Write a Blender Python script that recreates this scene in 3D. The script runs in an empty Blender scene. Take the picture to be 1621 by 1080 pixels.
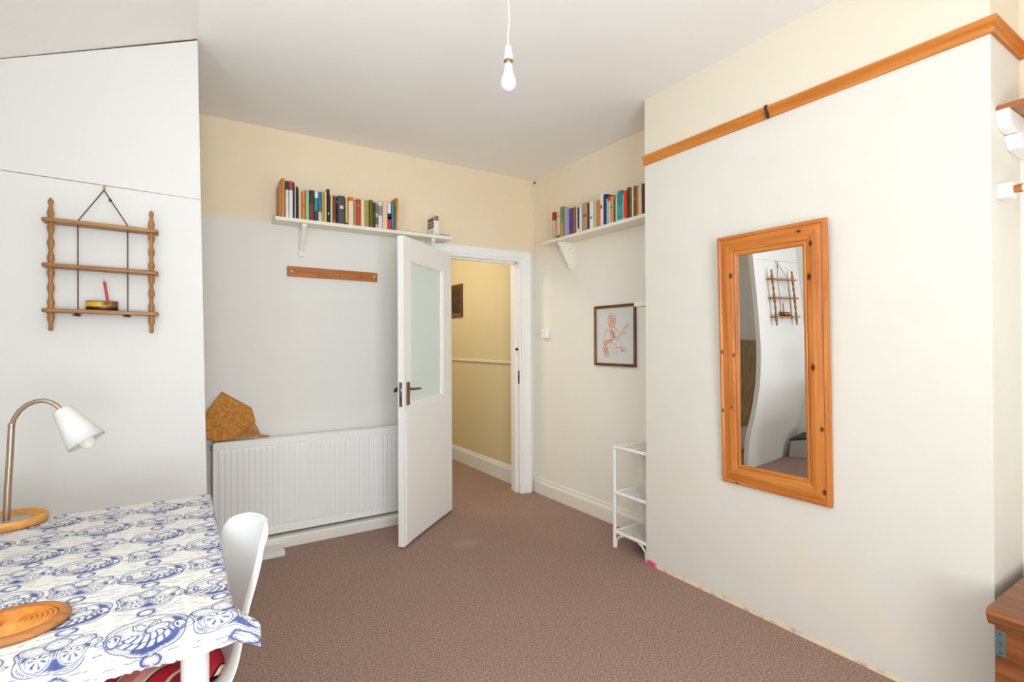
import bpy, math, random
import numpy as np
from mathutils import Matrix, Vector
R = math.radians
scene = bpy.context.scene
col = scene.collection

# ------------------------------------------------------------------ camera
cd = bpy.data.cameras.new('camera'); cam = bpy.data.objects.new('camera', cd); col.objects.link(cam)
cd.sensor_width = 36; cd.lens = 36*816/1621; cd.clip_start = .02; cd.clip_end = 60
yaw, pitch, roll = R(32.7), R(.2), R(.25)
F = Vector((math.sin(yaw)*math.cos(pitch), math.cos(yaw)*math.cos(pitch), math.sin(pitch)))
R0 = Vector((math.cos(yaw), -math.sin(yaw), 0)); U0 = R0.cross(F)
RR = R0*math.cos(roll) - U0*math.sin(roll); UU = U0*math.cos(roll) + R0*math.sin(roll)
m3 = Matrix((RR, UU, -F)).transposed()
cam.matrix_world = Matrix.Translation((0, 0, 1.3)) @ m3.to_4x4()
scene.camera = cam

# ------------------------------------------------------------------ world, light, exposure
scene.view_settings.view_transform = 'Standard'
scene.view_settings.look = 'None'
scene.view_settings.gamma = 1
scene.view_settings.use_curve_mapping = False
scene.view_settings.exposure = 0.49
scene.cycles.diffuse_bounces = 6; scene.cycles.max_bounces = 8
scene.cycles.caustics_reflective = False; scene.cycles.caustics_refractive = False
w = bpy.data.worlds.new('sky'); scene.world = w; w.use_nodes = True
w.node_tree.nodes['Background'].inputs[0].default_value = (.80, .90, 1, 1)
w.node_tree.nodes['Background'].inputs[1].default_value = 1.5
WX0, WX1, WZ0, WZ1, WY = -.55, 1.00, .50, 2.40, -1.30     # window in the wall behind the camera
LY0, LY1, LZ0, LZ1 = -.05, 1.65, .92, 2.28                # window in the left wall, beside the camera
XL = -.65
def window_light(name, sx, sy, energy, color, loc, rot):
    la = bpy.data.lights.new(name, 'AREA'); la.shape = 'RECTANGLE'; la.size = sx; la.size_y = sy; la.energy = energy; la.color = color
    lo = bpy.data.objects.new(name, la); col.objects.link(lo); lo.location = loc; lo.rotation_euler = rot
DAY = (.845, .935, 1)
window_light('window_daylight_front', WX1-WX0-.1, WZ1-WZ0-.1, 54, DAY, ((WX0+WX1)/2, WY-.22, (WZ0+WZ1)/2), (R(90), 0, 0))
window_light('window_daylight_left', LY1-LY0-.1, LZ1-LZ0-.1, 10, DAY, (XL-.22, (LY0+LY1)/2, (LZ0+LZ1)/2), (R(90), 0, R(-90)))
# added fill: area lights tilted up through the windows to brighten the ceiling
window_light('ceiling_fill_front', 1.6, .8, 58, (.92, .97, 1), ((WX0+WX1)/2, WY-.62, WZ0), (R(90+45), 0, 0))
window_light('ceiling_fill_left', 1.6, .8, 17, (.92, .97, 1), (XL-.62, (LY0+LY1)/2, LZ0), (R(90+45), 0, R(-90)))

# ------------------------------------------------------------------ helpers
def lin(h):
    if isinstance(h, str):
        h = h.lstrip('#'); c = [int(h[i:i+2], 16)/255 for i in (0, 2, 4)]
        return tuple((x/12.92 if x <= .04045 else ((x+.055)/1.055)**2.4) for x in c) + (1,)
    return tuple(h)[:3] + (1,)

class NT:
    """tiny node helper"""
    def __init__(s, name):
        s.m = bpy.data.materials.new(name); s.m.use_nodes = True
        s.t = s.m.node_tree; s.b = s.t.nodes['Principled BSDF']; s.out = s.t.nodes['Material Output']
        s.co = None
    def n(s, t, **k):
        x = s.t.nodes.new(t)
        for a, v in k.items(): setattr(x, a, v)
        return x
    def l(s, a, b): s.t.links.new(a, b)
    def coord(s, kind='Object', scale=(1, 1, 1), loc=(0, 0, 0), rot=(0, 0, 0)):
        if s.co is None: s.co = s.n('ShaderNodeTexCoord')
        mp = s.n('ShaderNodeMapping'); mp.inputs['Scale'].default_value = scale
        mp.inputs['Location'].default_value = loc; mp.inputs['Rotation'].default_value = rot
        s.l(s.co.outputs[kind], mp.inputs[0]); return mp.outputs[0]
    def noise(s, vec, scale, detail=3, rough=.55, dist=0):
        x = s.n('ShaderNodeTexNoise'); x.inputs['Scale'].default_value = scale
        x.inputs['Detail'].default_value = detail; x.inputs['Roughness'].default_value = rough
        x.inputs['Distortion'].default_value = dist; s.l(vec, x.inputs['Vector']); return x.outputs['Fac']
    def ramp(s, fac, stops):
        x = s.n('ShaderNodeValToRGB'); e = x.color_ramp.elements
        while len(e) < len(stops): e.new(.5)
        for i, (p, c) in enumerate(stops): e[i].position = p; e[i].color = lin(c)
        s.l(fac, x.inputs[0]); return x.outputs[0]
    def math(s, op, a, b=None, c=None, clamp=False):
        x = s.n('ShaderNodeMath', operation=op, use_clamp=clamp)
        for i, v in enumerate((a, b, c)):
            if v is None: continue
            if isinstance(v, (int, float)): x.inputs[i].default_value = v
            else: s.l(v, x.inputs[i])
        return x.outputs[0]
    def mix(s, fac, a, b, blend='MIX'):
        x = s.n('ShaderNodeMix', data_type='RGBA', blend_type=blend)
        for i, v in ((0, fac), (6, a), (7, b)):
            if isinstance(v, (int, float)): x.inputs[i].default_value = v
            elif isinstance(v, (str, tuple, list)): x.inputs[i].default_value = lin(v)
            else: s.l(v, x.inputs[i])
        return x.outputs[2]
    def sep(s, vec):
        x = s.n('ShaderNodeSeparateXYZ'); s.l(vec, x.inputs[0]); return x.outputs
    def step(s, v, a, b):
        x = s.n('ShaderNodeMapRange', interpolation_type='SMOOTHSTEP'); x.inputs[1].default_value = a; x.inputs[2].default_value = b
        s.l(v, x.inputs[0]); return x.outputs[0]
    def color(s, c):
        if isinstance(c, (str, tuple, list)): s.b.inputs['Base Color'].default_value = lin(c)
        else: s.l(c, s.b.inputs['Base Color'])
    def bump(s, h, strength=.2, dist=.005):
        x = s.n('ShaderNodeBump'); x.inputs['Strength'].default_value = strength; x.inputs['Distance'].default_value = dist
        s.l(h, x.inputs['Height']); s.l(x.outputs[0], s.b.inputs['Normal'])
    def set(s, rough=.5, spec=.4, metal=0, **k):
        s.b.inputs['Roughness'].default_value = rough; s.b.inputs['Specular IOR Level'].default_value = spec
        s.b.inputs['Metallic'].default_value = metal
        for a, v in k.items(): s.b.inputs[a].default_value = v
        return s.m

_pc = {}
def paint(hexc, rough=.5, spec=.35, metal=0, var=.05, bump=.04):
    """painted, printed or plain surface with slight unevenness"""
    key = (hexc, rough, spec, metal, var, bump)
    if key in _pc: return _pc[key]
    t = NT('paint_'+hexc.strip('#')); v = t.coord('Object')
    n = t.noise(v, 14, 4)
    c = lin(hexc); d = tuple(x*(1-var) for x in c[:3])
    t.color(t.mix(n, d, c))
    if bump: t.bump(t.noise(v, 120, 2), bump, .002)
    _pc[key] = t.set(rough, spec, metal); return _pc[key]

def wood(name, light, mid, dark, axis=2, scale=1.0, rough=.42, knots=None, spec=.4):
    """grain along one axis; knots: list of (x,y,z,r) in object space"""
    t = NT(name)
    sc = [34*scale]*3; sc[axis] = 2.2*scale
    v = t.coord('Object', tuple(sc)); n1 = t.noise(v, 1, 5, .6, .6)
    sc2 = [130*scale]*3; sc2[axis] = 4*scale
    n2 = t.noise(t.coord('Object', tuple(sc2)), 1, 3)
    c = t.ramp(n1, ((.28, dark), (.5, mid), (.72, light)))
    c = t.mix(t.math('MULTIPLY', n2, .35), c, dark, 'MULTIPLY')
    big = t.noise(t.coord('Object', (3, 3, 3)), 1, 2)
    c = t.mix(t.math('MULTIPLY', big, .35), c, mid)
    for (x, y, z, r) in (knots or ()):
        s3 = [0, 1/r, 1/r]; s3[axis] = .62/r
        p = t.coord('Object', tuple(s3), (-x*s3[0], -y*s3[1], -z*s3[2]))
        ln = t.n('ShaderNodeVectorMath', operation='LENGTH'); t.l(p, ln.inputs[0])
        c = t.mix(t.step(ln.outputs['Value'], 1.15, .35), c, '#4a2008')
    t.color(c); t.bump(n1, .08, .002)
    return t.set(rough, spec)

class MB:
    def __init__(s): s.v = []; s.f = []; s.sm = []
    def add(s, v, f, smooth=False):
        o = len(s.v); s.v += [tuple(p) for p in v]; s.f += [tuple(i+o for i in q) for q in f]; s.sm += [smooth]*len(f); return s
    def box(s, x0, x1, y0, y1, z0, z1):
        if x0 > x1: x0, x1 = x1, x0
        if y0 > y1: y0, y1 = y1, y0
        return s.add([(x0,y0,z0),(x1,y0,z0),(x1,y1,z0),(x0,y1,z0),(x0,y0,z1),(x1,y0,z1),(x1,y1,z1),(x0,y1,z1)],
                     [(0,3,2,1),(4,5,6,7),(0,1,5,4),(1,2,6,5),(2,3,7,6),(3,0,4,7)])
    def prism(s, poly, a, b, axis='z', smooth=False):
        """poly of 2-D points (in the other two axes, cyclic order x>y>z) extruded from a to b along axis"""
        def P(p, h): return {'z': (p[0], p[1], h), 'y': (p[0], h, p[1]), 'x': (h, p[0], p[1])}[axis]
        n = len(poly); v = [P(p, a) for p in poly] + [P(p, b) for p in poly]
        area = sum(poly[i][0]*poly[(i+1) % n][1]-poly[(i+1) % n][0]*poly[i][1] for i in range(n))
        fl = (area > 0) ^ (axis == 'y') ^ (a > b)
        f = [tuple(range(n-1, -1, -1)) if fl else tuple(range(n)), tuple(range(n, 2*n)) if fl else tuple(range(2*n-1, n-1, -1))]
        for i in range(n):
            j = (i+1) % n; f.append((i, j, n+j, n+i) if fl else (i, n+i, n+j, j))
        s.add(v, f); 
        if smooth: s.sm[-n:] = [True]*n
        return s
    def tube(s, pts, rad, seg=10, cap=True, smooth=True):
        pts = [Vector(p) for p in pts]; n = len(pts)
        rad = [rad]*n if isinstance(rad, (int, float)) else rad
        v = []; up = None
        for i, p in enumerate(pts):
            d = (pts[min(i+1, n-1)]-pts[max(i-1, 0)]).normalized()
            if up is None: up = Vector((0, 0, 1)) if abs(d.z) < .9 else Vector((1, 0, 0))
            a = (up - d*up.dot(d)).normalized(); b = d.cross(a); up = a
            for k in range(seg):
                t = 2*math.pi*k/seg; v.append(p+(a*math.cos(t)+b*math.sin(t))*rad[i])
        f = [(i*seg+k, i*seg+(k+1) % seg, (i+1)*seg+(k+1) % seg, (i+1)*seg+k) for i in range(n-1) for k in range(seg)]
        s.add(v, f, smooth)
        if cap: s.add(v[:seg], [tuple(range(seg-1, -1, -1))]); s.add(v[-seg:], [tuple(range(seg))])
        return s
    def lathe(s, prof, M=None, seg=24, smooth=True, sx=1, sy=1, closed=False):
        """prof: (r, z); revolved about z, then M"""
        M = M or Matrix(); v = []; n = len(prof)
        for r, z in prof:
            for k in range(seg):
                t = 2*math.pi*k/seg; v.append(M @ Vector((r*math.cos(t)*sx, r*math.sin(t)*sy, z)))
        f = [(i*seg+k, i*seg+(k+1) % seg, (i+1)*seg+(k+1) % seg, (i+1)*seg+k) for i in range(n-1) for k in range(seg)]
        s.add(v, f, smooth)
        if not closed:
            if prof[0][0] > 1e-5: s.add(v[:seg], [tuple(range(seg-1, -1, -1))])
            if prof[-1][0] > 1e-5: s.add(v[-seg:], [tuple(range(seg))])
        return s
    def grid(s, P, smooth=True):
        """P: rows of points"""
        m = len(P[0]); v = [p for r in P for p in r]
        f = [(i*m+j, i*m+j+1, (i+1)*m+j+1, (i+1)*m+j) for i in range(len(P)-1) for j in range(m-1)]
        return s.add(v, f, smooth)
    def xf(s, M): s.v = [tuple(M @ Vector(p)) for p in s.v]; return s
    def build(s, name, mat, parent=None, bevel=0, seg=2, origin=None):
        if parent is not None: o = Vector(parent['_o'])
        elif origin is not None: o = Vector(origin)
        else:
            a = np.array(s.v); lo_, hi = a.min(0), a.max(0); o = Vector(((lo_[0]+hi[0])/2, (lo_[1]+hi[1])/2, lo_[2]))
        me = bpy.data.meshes.new(name)
        me.from_pydata([(p[0]-o[0], p[1]-o[1], p[2]-o[2]) for p in s.v], [], s.f); me.update()
        me.polygons.foreach_set('use_smooth', s.sm)
        ob = bpy.data.objects.new(name, me); col.objects.link(ob); ob['_o'] = tuple(o)
        if mat: me.materials.append(mat)
        if parent is not None: ob.parent = parent
        else: ob.location = o
        if bevel:
            b = ob.modifiers.new('edge', 'BEVEL'); b.width = bevel; b.segments = seg; b.limit_method = 'ANGLE'; b.angle_limit = R(40)
        return ob
def box(x0, x1, y0, y1, z0, z1): return MB().box(x0, x1, y0, y1, z0, z1)
def thing(name, label, cat, loc, group=None):
    o = bpy.data.objects.new(name, None); col.objects.link(o); o.location = loc; o['_o'] = tuple(loc); o.empty_display_size = .05
    return tag(o, label, cat, group)
def tag(o, label, cat, group=None):
    o['label'] = label; o['category'] = cat
    if group: o['group'] = group
    return o
def struct(o, label=None):
    o['kind'] = 'structure'
    if label: o['label'] = label
    return o
def frame_prism(y0, y1, z0, z1, wd, prof, member):
    """one mitred member of a picture frame in the plane x=const; prof = (inset, height) across the width; x=-height"""
    inn = lambda t: {'left': ((y1-t, z1-t), (y1-t, z0+t)), 'right': ((y0+t, z0+t), (y0+t, z1-t)),
                     'top': ((y0+t, z1-t), (y1-t, z1-t)), 'bottom': ((y1-t, z0+t), (y0+t, z0+t))}[member]
    A = []; B = []
    for t, h in prof:
        (a, b), (c, d) = inn(t); A.append((-h, a, b)); B.append((-h, c, d))
    n = len(prof); v = A+B
    f = [(i, (i+1) % n, n+(i+1) % n, n+i) for i in range(n)] + [tuple(range(n-1, -1, -1)), tuple(range(n, 2*n))]
    return MB().add(v, f)

# ------------------------------------------------------------------ setting materials
def plaster(name, base, upper=None, z=2.10, axis_noise=8, mott=.035, soft=.02):
    t = NT(name); v = t.coord('Object'); n = t.noise(v, axis_noise, 5, .6)
    b = lin(base); d = tuple(x*(1-mott) for x in b[:3])
    c = t.mix(n, d, b)
    if upper:
        zz = t.sep(v)[2]; e = t.math('ADD', zz, t.math('MULTIPLY', t.math('SUBTRACT', t.noise(v, 5, 3), .5), .05))
        u = lin(upper); u2 = tuple(x*.95 for x in u[:3])
        c = t.mix(t.step(e, z-soft, z+soft), c, t.mix(n, u2, u))
    t.color(c); t.bump(t.noise(v, 45, 4, .6), .06, .01)
    return t.set(.75, .2)
M_back = plaster('back_wall_paint', '#e8e5df', '#efdec0', 2.095)
M_right = plaster('alcove_wall_paint', '#f1ede2', '#efe0c6', 2.06, soft=.16)
M_left = plaster('left_wall_paint', '#eceae4')
M_front = plaster('window_wall_paint', '#ece8de')
M_ceil = plaster('ceiling_paint', '#f5f3ef', mott=.02)
M_panel = plaster('partition_paint', '#dcdad6', mott=.015)
M_hall = plaster('hall_wallpaper', '#ddd0a8', axis_noise=160, mott=.2)
M_gloss = paint('#f6f5f2', .3, .45, 0, .03, .03)
M_skirt = paint('#ece7dc', .4, .4, 0, .05, .05)
M_hallskirt = paint('#e6e8e6', .35, .4)
M_shelf = paint('#eee8da', .4, .4, 0, .05, .05)
M_chrome = paint('#b9b6b0', .28, .5, 1, .1, .05)

def breast_mat():
    t = NT('chimney_breast_paint'); v = t.coord('Object'); z = t.sep(v)[2]
    n = t.noise(v, 6, 5, .6)
    c = t.mix(n, '#dbd6cb', '#e2ddd3')
    c = t.mix(t.step(z, 2.34, 2.37), c, '#e2d8c5')
    st = t.step(t.noise(v, 2.6, 4, .6), .50, .72)                       # yellowed patches low on the wall
    c = t.mix(t.math('MULTIPLY', t.math('MULTIPLY', st, t.step(z, 1.0, .35)), .34), c, '#ead9b8')
    e = t.math('ADD', z, t.math('MULTIPLY', t.math('SUBTRACT', t.noise(v, 30, 4, .7), .5), .05))
    c = t.mix(t.step(e, .030, .012), c, t.ramp(t.noise(v, 22, 3), ((.35, '#d8b49a'), (.5, '#efdcc0'), (.65, '#efe0b0'))))
    yy = t.sep(v)[1]                                                     # splash of pink paint at the far bottom corner
    pk = t.math('MULTIPLY', t.step(yy, 1.435, 1.47), t.step(e, .035, .022))
    c = t.mix(pk, c, '#e0528a')
    t.color(c); t.bump(t.noise(v, 45, 4, .6), .06, .01); return t.set(.75, .2)
def carpet_mat():
    t = NT('carpet_brown'); v = t.coord('Object')
    a = t.noise(v, 300, 3, .8); b = t.noise(v, 120, 3, .75); g = t.noise(v, 3.2, 4, .6)
    f = t.math('ADD', t.math('MULTIPLY', a, .6), t.math('MULTIPLY', b, .4))
    c = t.ramp(f, ((.38, '#503a32'), (.46, '#987869'), (.53, '#b99a8c'), (.62, '#f2ddd2')))
    c = t.mix(t.math('MULTIPLY', g, .2), c, '#96766a')
    ln = t.n('ShaderNodeVectorMath', operation='LENGTH'); t.l(t.coord('Object', (9, 14, 1), (-1.56*9, -2.98*14, 0)), ln.inputs[0])
    c = t.mix(t.math('MULTIPLY', t.step(ln.outputs['Value'], 1.3, .3), .16), c, '#d8c4b8')     # worn pale spot
    t.color(c); t.bump(f, .7, .012); return t.set(.95, .08)
M_carpet = carpet_mat()

# ------------------------------------------------------------------ room shell
XR, YB, YF, ZC = 2.609, 3.71, WY, 2.722
XB, YB0, YB1 = 2.295, .585, 2.122            # chimney breast face and its two ends
DX0, DX1, DZ = 1.70, 2.462, 2.008            # doorway
T = .14
struct(box(XL-T, XR+T, YF-T, 5.9, -.08, 0).build('floor', M_carpet, origin=(0, 0, 0)), 'brown flecked carpet covering the room and the hall')
mb = box(XL-T, DX0, YB, YB+T, 0, 2.9).box(DX1, XR+T, YB, YB+T, 0, 2.9).box(DX0, DX1, YB, YB+T, DZ, 2.9)
struct(mb.build('wall_back', M_back, origin=(0, 0, 0)), 'back wall, off white below and cream above the bookshelf')
struct(box(XR, XR+T, YF-T, YB, 0, 2.9).build('wall_right', M_right, origin=(0, 0, 0)), 'cream alcove wall beside the chimney breast')
struct(box(XB, XR, YB0, YB1, 0, 2.8).build('wall_chimney', breast_mat(), origin=(2.3, .6, 0)), 'cream chimney breast carrying the mirror')
struct(box(XL-T, XL, YF-T, LY0, 0, 2.9).box(XL-T, XL, LY1, YB, 0, 2.9).box(XL-T, XL, LY0, LY1, 0, LZ0).box(XL-T, XL, LY0, LY1, LZ1, 2.9).build('wall_left', M_left, origin=(0, 0, 0)))
mb = box(XL, WX0, YF-T, YF, 0, 2.9).box(WX1, XR, YF-T, YF, 0, 2.9).box(WX0, WX1, YF-T, YF, 0, WZ0).box(WX0, WX1, YF-T, YF, WZ1, 2.9)
struct(mb.build('wall_front', M_front, origin=(0, 0, 0)))
# ceiling: flat, then sloping down to the left
sl = (2.722-2.412)/(.068-XL)
zl = 2.722-sl*(.068-(XL-T))
mb = MB().prism([(XL-T, zl), (.068, ZC), (XR+T, ZC), (XR+T, ZC+.12), (XL-T, ZC+.12)], YF-T, YB+T, 'y')
struct(mb.build('ceiling', M_ceil, origin=(0, 0, 0)), 'off white ceiling that slopes down over the partition')
# partition of two painted boards on a stud frame, closing off the recess on the left
part = struct(box(XL, .06, 2.812, 2.838, 0, 2.36).build('wall_partition', M_gloss, origin=(0, 2.8, 0)), 'white boarded partition with a seam and a hanging shelf')
def ez(z): return .110-.0158*z if z < 2.73 else .068          # free edge leans slightly
def topz(x): return 2.722-sl*(.068-x) - .002 - .006*max(0, (x+.65)/.72)
def board(pts, name):
    MB().prism(pts, 2.8, 2.846, 'y').build(name, M_panel, part, .0015)
MB().prism([(XL+.002, topz(XL)-.001), (ez(2.70)-.004, topz(.067)-.001), (ez(2.70)-.004, topz(.067)+.006), (XL+.002, topz(XL)+.0015)], 2.8025, 2.840, 'y').build('gap_shade_strip', paint('#4a4030', .8), part)  # dark strip painted in for the shadow between board top and ceiling
board([(XL+.002, 0), (ez(0), 0), (ez(1.97), 1.9725), (XL+.002, 1.9905)], 'board')
board([(XL+.002, 1.9945), (ez(1.97), 1.9735), (ez(2.70), topz(.067)), (XL+.002, topz(XL))], 'board')
# recess behind the partition (seen only in the mirror)
tag(box(XL+.002, XL+.03, 2.95, 3.60, .30, 1.18).build('pinboard', wood('hessian', '#cdb68e', '#b49d77', '#97825f', 2, 3, .9)),
    'brown hessian board in the recess behind the partition', 'board')

# hall beyond the door
HX = 2.575
struct(box(HX, HX+.1, YB+T, 5.9, 0, 2.6).build('wall_hall', M_hall, origin=(0, 0, 0)), 'yellow textured hall wall seen through the doorway')
struct(box(1.1, HX, 5.8, 5.9, 0, 2.6).build('wall_hall_end', M_hall, origin=(0, 0, 0)))
struct(box(1.0, 1.1, YB+T, 5.9, 0, 2.6).build('wall_hall_side', M_hall, origin=(0, 0, 0)))
struct(box(1.0, HX+.1, YB+T, 5.9, 2.6, 2.7).build('ceiling_hall', M_ceil, origin=(0, 0, 0)))
mb = MB().prism([(HX, 0), (HX-.018, 0), (HX-.018, .125), (HX-.010, .140), (HX-.008, .155), (HX, .16)], YB+T, 5.8, 'y')
struct(mb.build('baseboard_hall', M_hallskirt), 'pale grey skirting board along the hall wall')
mb = MB().prism([(HX, 1.095), (HX-.010, 1.098), (HX-.018, 1.112), (HX-.012, 1.128), (HX, 1.133)], YB+T, 5.8, 'y')
struct(mb.build('trim_1', paint('#d6cfb4', .4)), 'white dado rail on the yellow hall wall')

# skirtings
mb = MB().prism([(XR, 0), (XR-.020, 0), (XR-.020, .090), (XR-.015, .104), (XR-.009, .110), (XR-.008, .128), (XR, .132)], YB1, YB-.02, 'y')
struct(mb.build('baseboard_right', M_skirt, None, .001), 'cream skirting board in the alcove by the door')
mb = MB().prism([(YB, 0), (3.553, 0), (3.553, .060), (3.559, .068), (YB, .068)], XL, 1.55, 'x')
struct(mb.build('baseboard_back', M_skirt, None, .002), 'white boxed skirting under the radiator')

# door lining, architrave and threshold
mb = box(DX1-.004, DX1+.026, YB-.004, YB+T, 0, DZ+.02).box(DX0-.02, DX0+.01, YB-.004, YB+T, 0, DZ+.02).box(DX0, DX1, YB-.004, YB+T, DZ-.01, DZ+.02)
mb.box(DX1-.018, DX1-.004, YB+.045, YB+.085, 0, DZ-.01).box(DX0+.01, DX0+.024, YB+.045, YB+.085, 0, DZ-.01).box(DX0, DX1, YB+.045, YB+.085, DZ-.025, DZ-.01)
lining = struct(mb.build('trim_2', M_gloss, None, .001), 'white door lining with a stop bead')
aw = .095
apf = [(0, 0), (0, .016), (.012, .020), (.030, .017), (.055, .022), (.072, .028), (.085, .030), (aw, .026), (aw, 0)]
def archi(kind):
    """mitred moulding around the doorway on the back wall face"""
    L, Rr, Tp = DX0-.008, DX1+.010, DZ+.008
    A = []; B = []
    for t, h in apf:
        if kind == 'r': t2 = min(t, XR-Rr-.004); A.append((Rr+t2, YB-h, 0)); B.append((Rr+t2, YB-h, Tp+t*.7))
        if kind == 'l': A.append((L-t, YB-h, Tp+t*.7)); B.append((L-t, YB-h, 0))
        if kind == 't': t2 = min(t, XR-Rr-.004); A.append((Rr+t2, YB-h, Tp+t*.7)); B.append((L-t, YB-h, Tp+t*.7))
    n = len(A); f = [(i, i+1, n+i+1, n+i) for i in range(n-1)]+[tuple(range(n-1, -1, -1)), tuple(range(n, 2*n))]
    return MB().add(A+B, f)
arch = struct(archi('t').build('trim_3', M_gloss), 'white moulded architrave around the doorway')
archi('r').build('architrave_side', M_gloss, arch); archi('l').build('architrave_side', M_gloss, arch)
tag(MB().prism([(1.86, 3.668), (2.46, 3.712), (2.46, 3.720), (1.86, 3.675)], .0005, .006, 'z').build('threshold_strip', paint('#d8a75a', .35, .5, .5)),
    'thin brass carpet strip across the doorway', 'threshold strip')
jk = tag(MB().lathe([(.0, 0), (.011, .001), (.012, .012), (.007, .018), (0, .02)], Matrix.Translation((DX1-.004, YB+.03, 1.245)) @ Matrix.Rotation(R(-90), 4, 'Y'), 12).build('door_bolt_knob', paint('#1b1715', .3)),
         'small black knob on the door jamb', 'knob')
sp = thing('strike_plate', 'worn steel strike plate on the door jamb', 'strike plate', (DX1-.004, YB+.015, .95))
box(DX1-.0055, DX1-.0035, YB+.0, YB+.024, .945, 1.06).build('plate', paint('#8d8a85', .35, .5, .9), sp)
box(DX1-.007, DX1-.0052, YB+.006, YB+.018, .975, 1.02).build('latch_hole', paint('#2a2622', .6), sp)

# windows behind and beside the camera
t = NT('window_glass'); tr = t.n('ShaderNodeBsdfTransparent'); gl = t.n('ShaderNodeBsdfGlossy'); gl.inputs['Roughness'].default_value = .02
mx = t.n('ShaderNodeMixShader'); mx.inputs[0].default_value = .07
t.l(tr.outputs[0], mx.inputs[1]); t.l(gl.outputs[0], mx.inputs[2]); t.l(mx.outputs[0], t.out.inputs[0]); M_glass = t.m
def window(name, M, wd, z0, z1, label):
    """local: x along the wall, y outwards, origin on the inner wall face"""
    f = lambda x0, x1, y0, y1, a, b: box(x0, x1, y0, y1, a, b).xf(M)
    h = wd/2; w_ = struct(f(-h, h, .03, T, z0, z0+.06).build(name, M_gloss, None, .003), label)
    f(-h, h, .03, T, z1-.06, z1).build('window_head', M_gloss, w_, .003)
    for x in (-h, h-.06): f(x, x+.06, .03, T, z0+.06, z1-.06).build('window_jamb', M_gloss, w_, .003)
    f(-.03, .03, .05, .11, z0+.06, z1-.06).build('mullion', M_gloss, w_, .003)
    f(-h+.001, h-.001, -.10, .03, z0-.001, z0+.022).build('window_sill', M_gloss, w_, .004)
    for a, b in ((-h+.06, -.03), (.03, h-.06)): f(a, b, .078, .082, z0+.06, z1-.06).build('pane', M_glass, w_)
window('window_1', Matrix.Translation(((WX0+WX1)/2, WY, 0)) @ Matrix.Rotation(R(180), 4, 'Z'), WX1-WX0, WZ0, WZ1, 'white window in the wall behind the viewer')
window('window_2', Matrix.Translation((XL, (LY0+LY1)/2, 0)) @ Matrix.Rotation(R(90), 4, 'Z'), LY1-LY0, LZ0, LZ1, 'white window in the left wall beside the viewer')

# picture rail of varnished pine around the chimney breast
M_pineY = wood('pine_rail', '#dd9a4c', '#cf8134', '#b0621f', 1, 1.0, .4)
M_pineX = wood('pine_rail_return', '#dd9a4c', '#cf8134', '#b0621f', 0, 1.0, .4)
rp = [(0, 2.335), (.010, 2.335), (.013, 2.348), (.010, 2.356), (.018, 2.366), (.024, 2.376), (.022, 2.386), (0, 2.388)]
def rail_run(a, b):
    A = [a(h)+(z,) for h, z in rp]; B = [b(h)+(z,) for h, z in rp]; n = len(rp)
    return MB().add(A+B, [(i, n+i, n+(i+1) % n, (i+1) % n) for i in range(n)]+[tuple(range(n)), tuple(range(2*n-1, n-1, -1))])
rail = struct(rail_run(lambda h: (XB-h, YB1), lambda h: (XB-h, YB0-h)).build('trim_4', M_pineY, None), 'varnished pine picture rail across the chimney breast')
rail_run(lambda h: (XB-h, YB0-h), lambda h: (XR-h, YB0-h)).build('rail_return', M_pineX, rail)
rail_run(lambda h: (XR-h, YB0-h), lambda h: (XR-h, -.6)).build('rail_length', M_pineY, rail)
jn = MB().prism([(1.352, 2.330), (1.362, 2.330), (1.366, 2.360), (1.372, 2.386), (1.366, 2.392), (1.356, 2.390), (1.357, 2.365)], XB-.0262, XB-.012, 'x')
jn.build('rail_hook', paint('#4b3d2c', .5, .4, .5), rail)

# corner cable and alarm box on the alcove wall
tr_ = MB().tube([(XR-.006, YB-.008, 2.66), (XR-.006, YB-.008, 2.06)], .007, 8)
tag(tr_.build('cable_trunking', M_skirt), 'thin white cable running down the room corner', 'cable')
tag(MB().tube([(XR-.010, YB-.02, 2.690), (XR-.006, YB-.045, 2.700)], .005, 8).build('cable_end', paint('#2d2418', .6)), 'dark cable stub where the corner cable meets the ceiling', 'cable')
sb = thing('switch_box', 'small white plastic box on the alcove wall beside the door frame', 'switch box', (XR, 3.545, 1.375))
box(XR-.038, XR, 3.480, 3.555, 1.335, 1.415).build('housing', M_gloss, sb, .008, 3)
MB().lathe([(0, 0), (.009, 0), (.008, .003), (0, .004)], Matrix.Translation((XR-.037, 3.528, 1.375)) @ Matrix.Rotation(R(-90), 4, 'Y'), 16).build('button', paint('#d9d8dc', .3), sb)
MB().tube([(XR-.004, 3.555, 1.382), (XR-.004, 3.62, 1.383), (XR-.004, 3.675, 1.380)], .004, 8).build('cable', M_skirt, sb)

# ------------------------------------------------------------------ the open door
A2 = Vector((1.765, 3.615)); dv = Vector((-.755, -.656)).normalized(); nv = Vector((-dv.y, dv.x))   # nv points to the camera side
if nv.x < 0: nv = -nv
DM = Matrix(((dv.x, nv.x, 0, A2.x), (dv.y, nv.y, 0, A2.y), (0, 0, 1, .012), (0, 0, 0, 1)))      # local: x from hinge, y towards viewer, z up
DL, DH, DT = .772, 1.972, .042
door = thing('door_1', 'white door standing open with a frosted glass upper pane', 'door', (A2.x, A2.y, 0))
door['kind'] = 'structure'; del door['category']
def dpart(mb, name, mat, parent=None, bevel=0): return mb.xf(DM).build(name, mat, parent or door, bevel)
gx0, gx1, gz0, gz1 = .155, .668, .900, 1.832
dpart(box(0, gx0, -DT, 0, 0, DH), 'stile', M_gloss, None, .002)
dpart(box(gx1, DL, -DT, 0, 0, DH), 'stile', M_gloss, None, .002)
dpart(box(gx0, gx1, -DT, 0, gz1, DH), 'top_rail', M_gloss)
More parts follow.
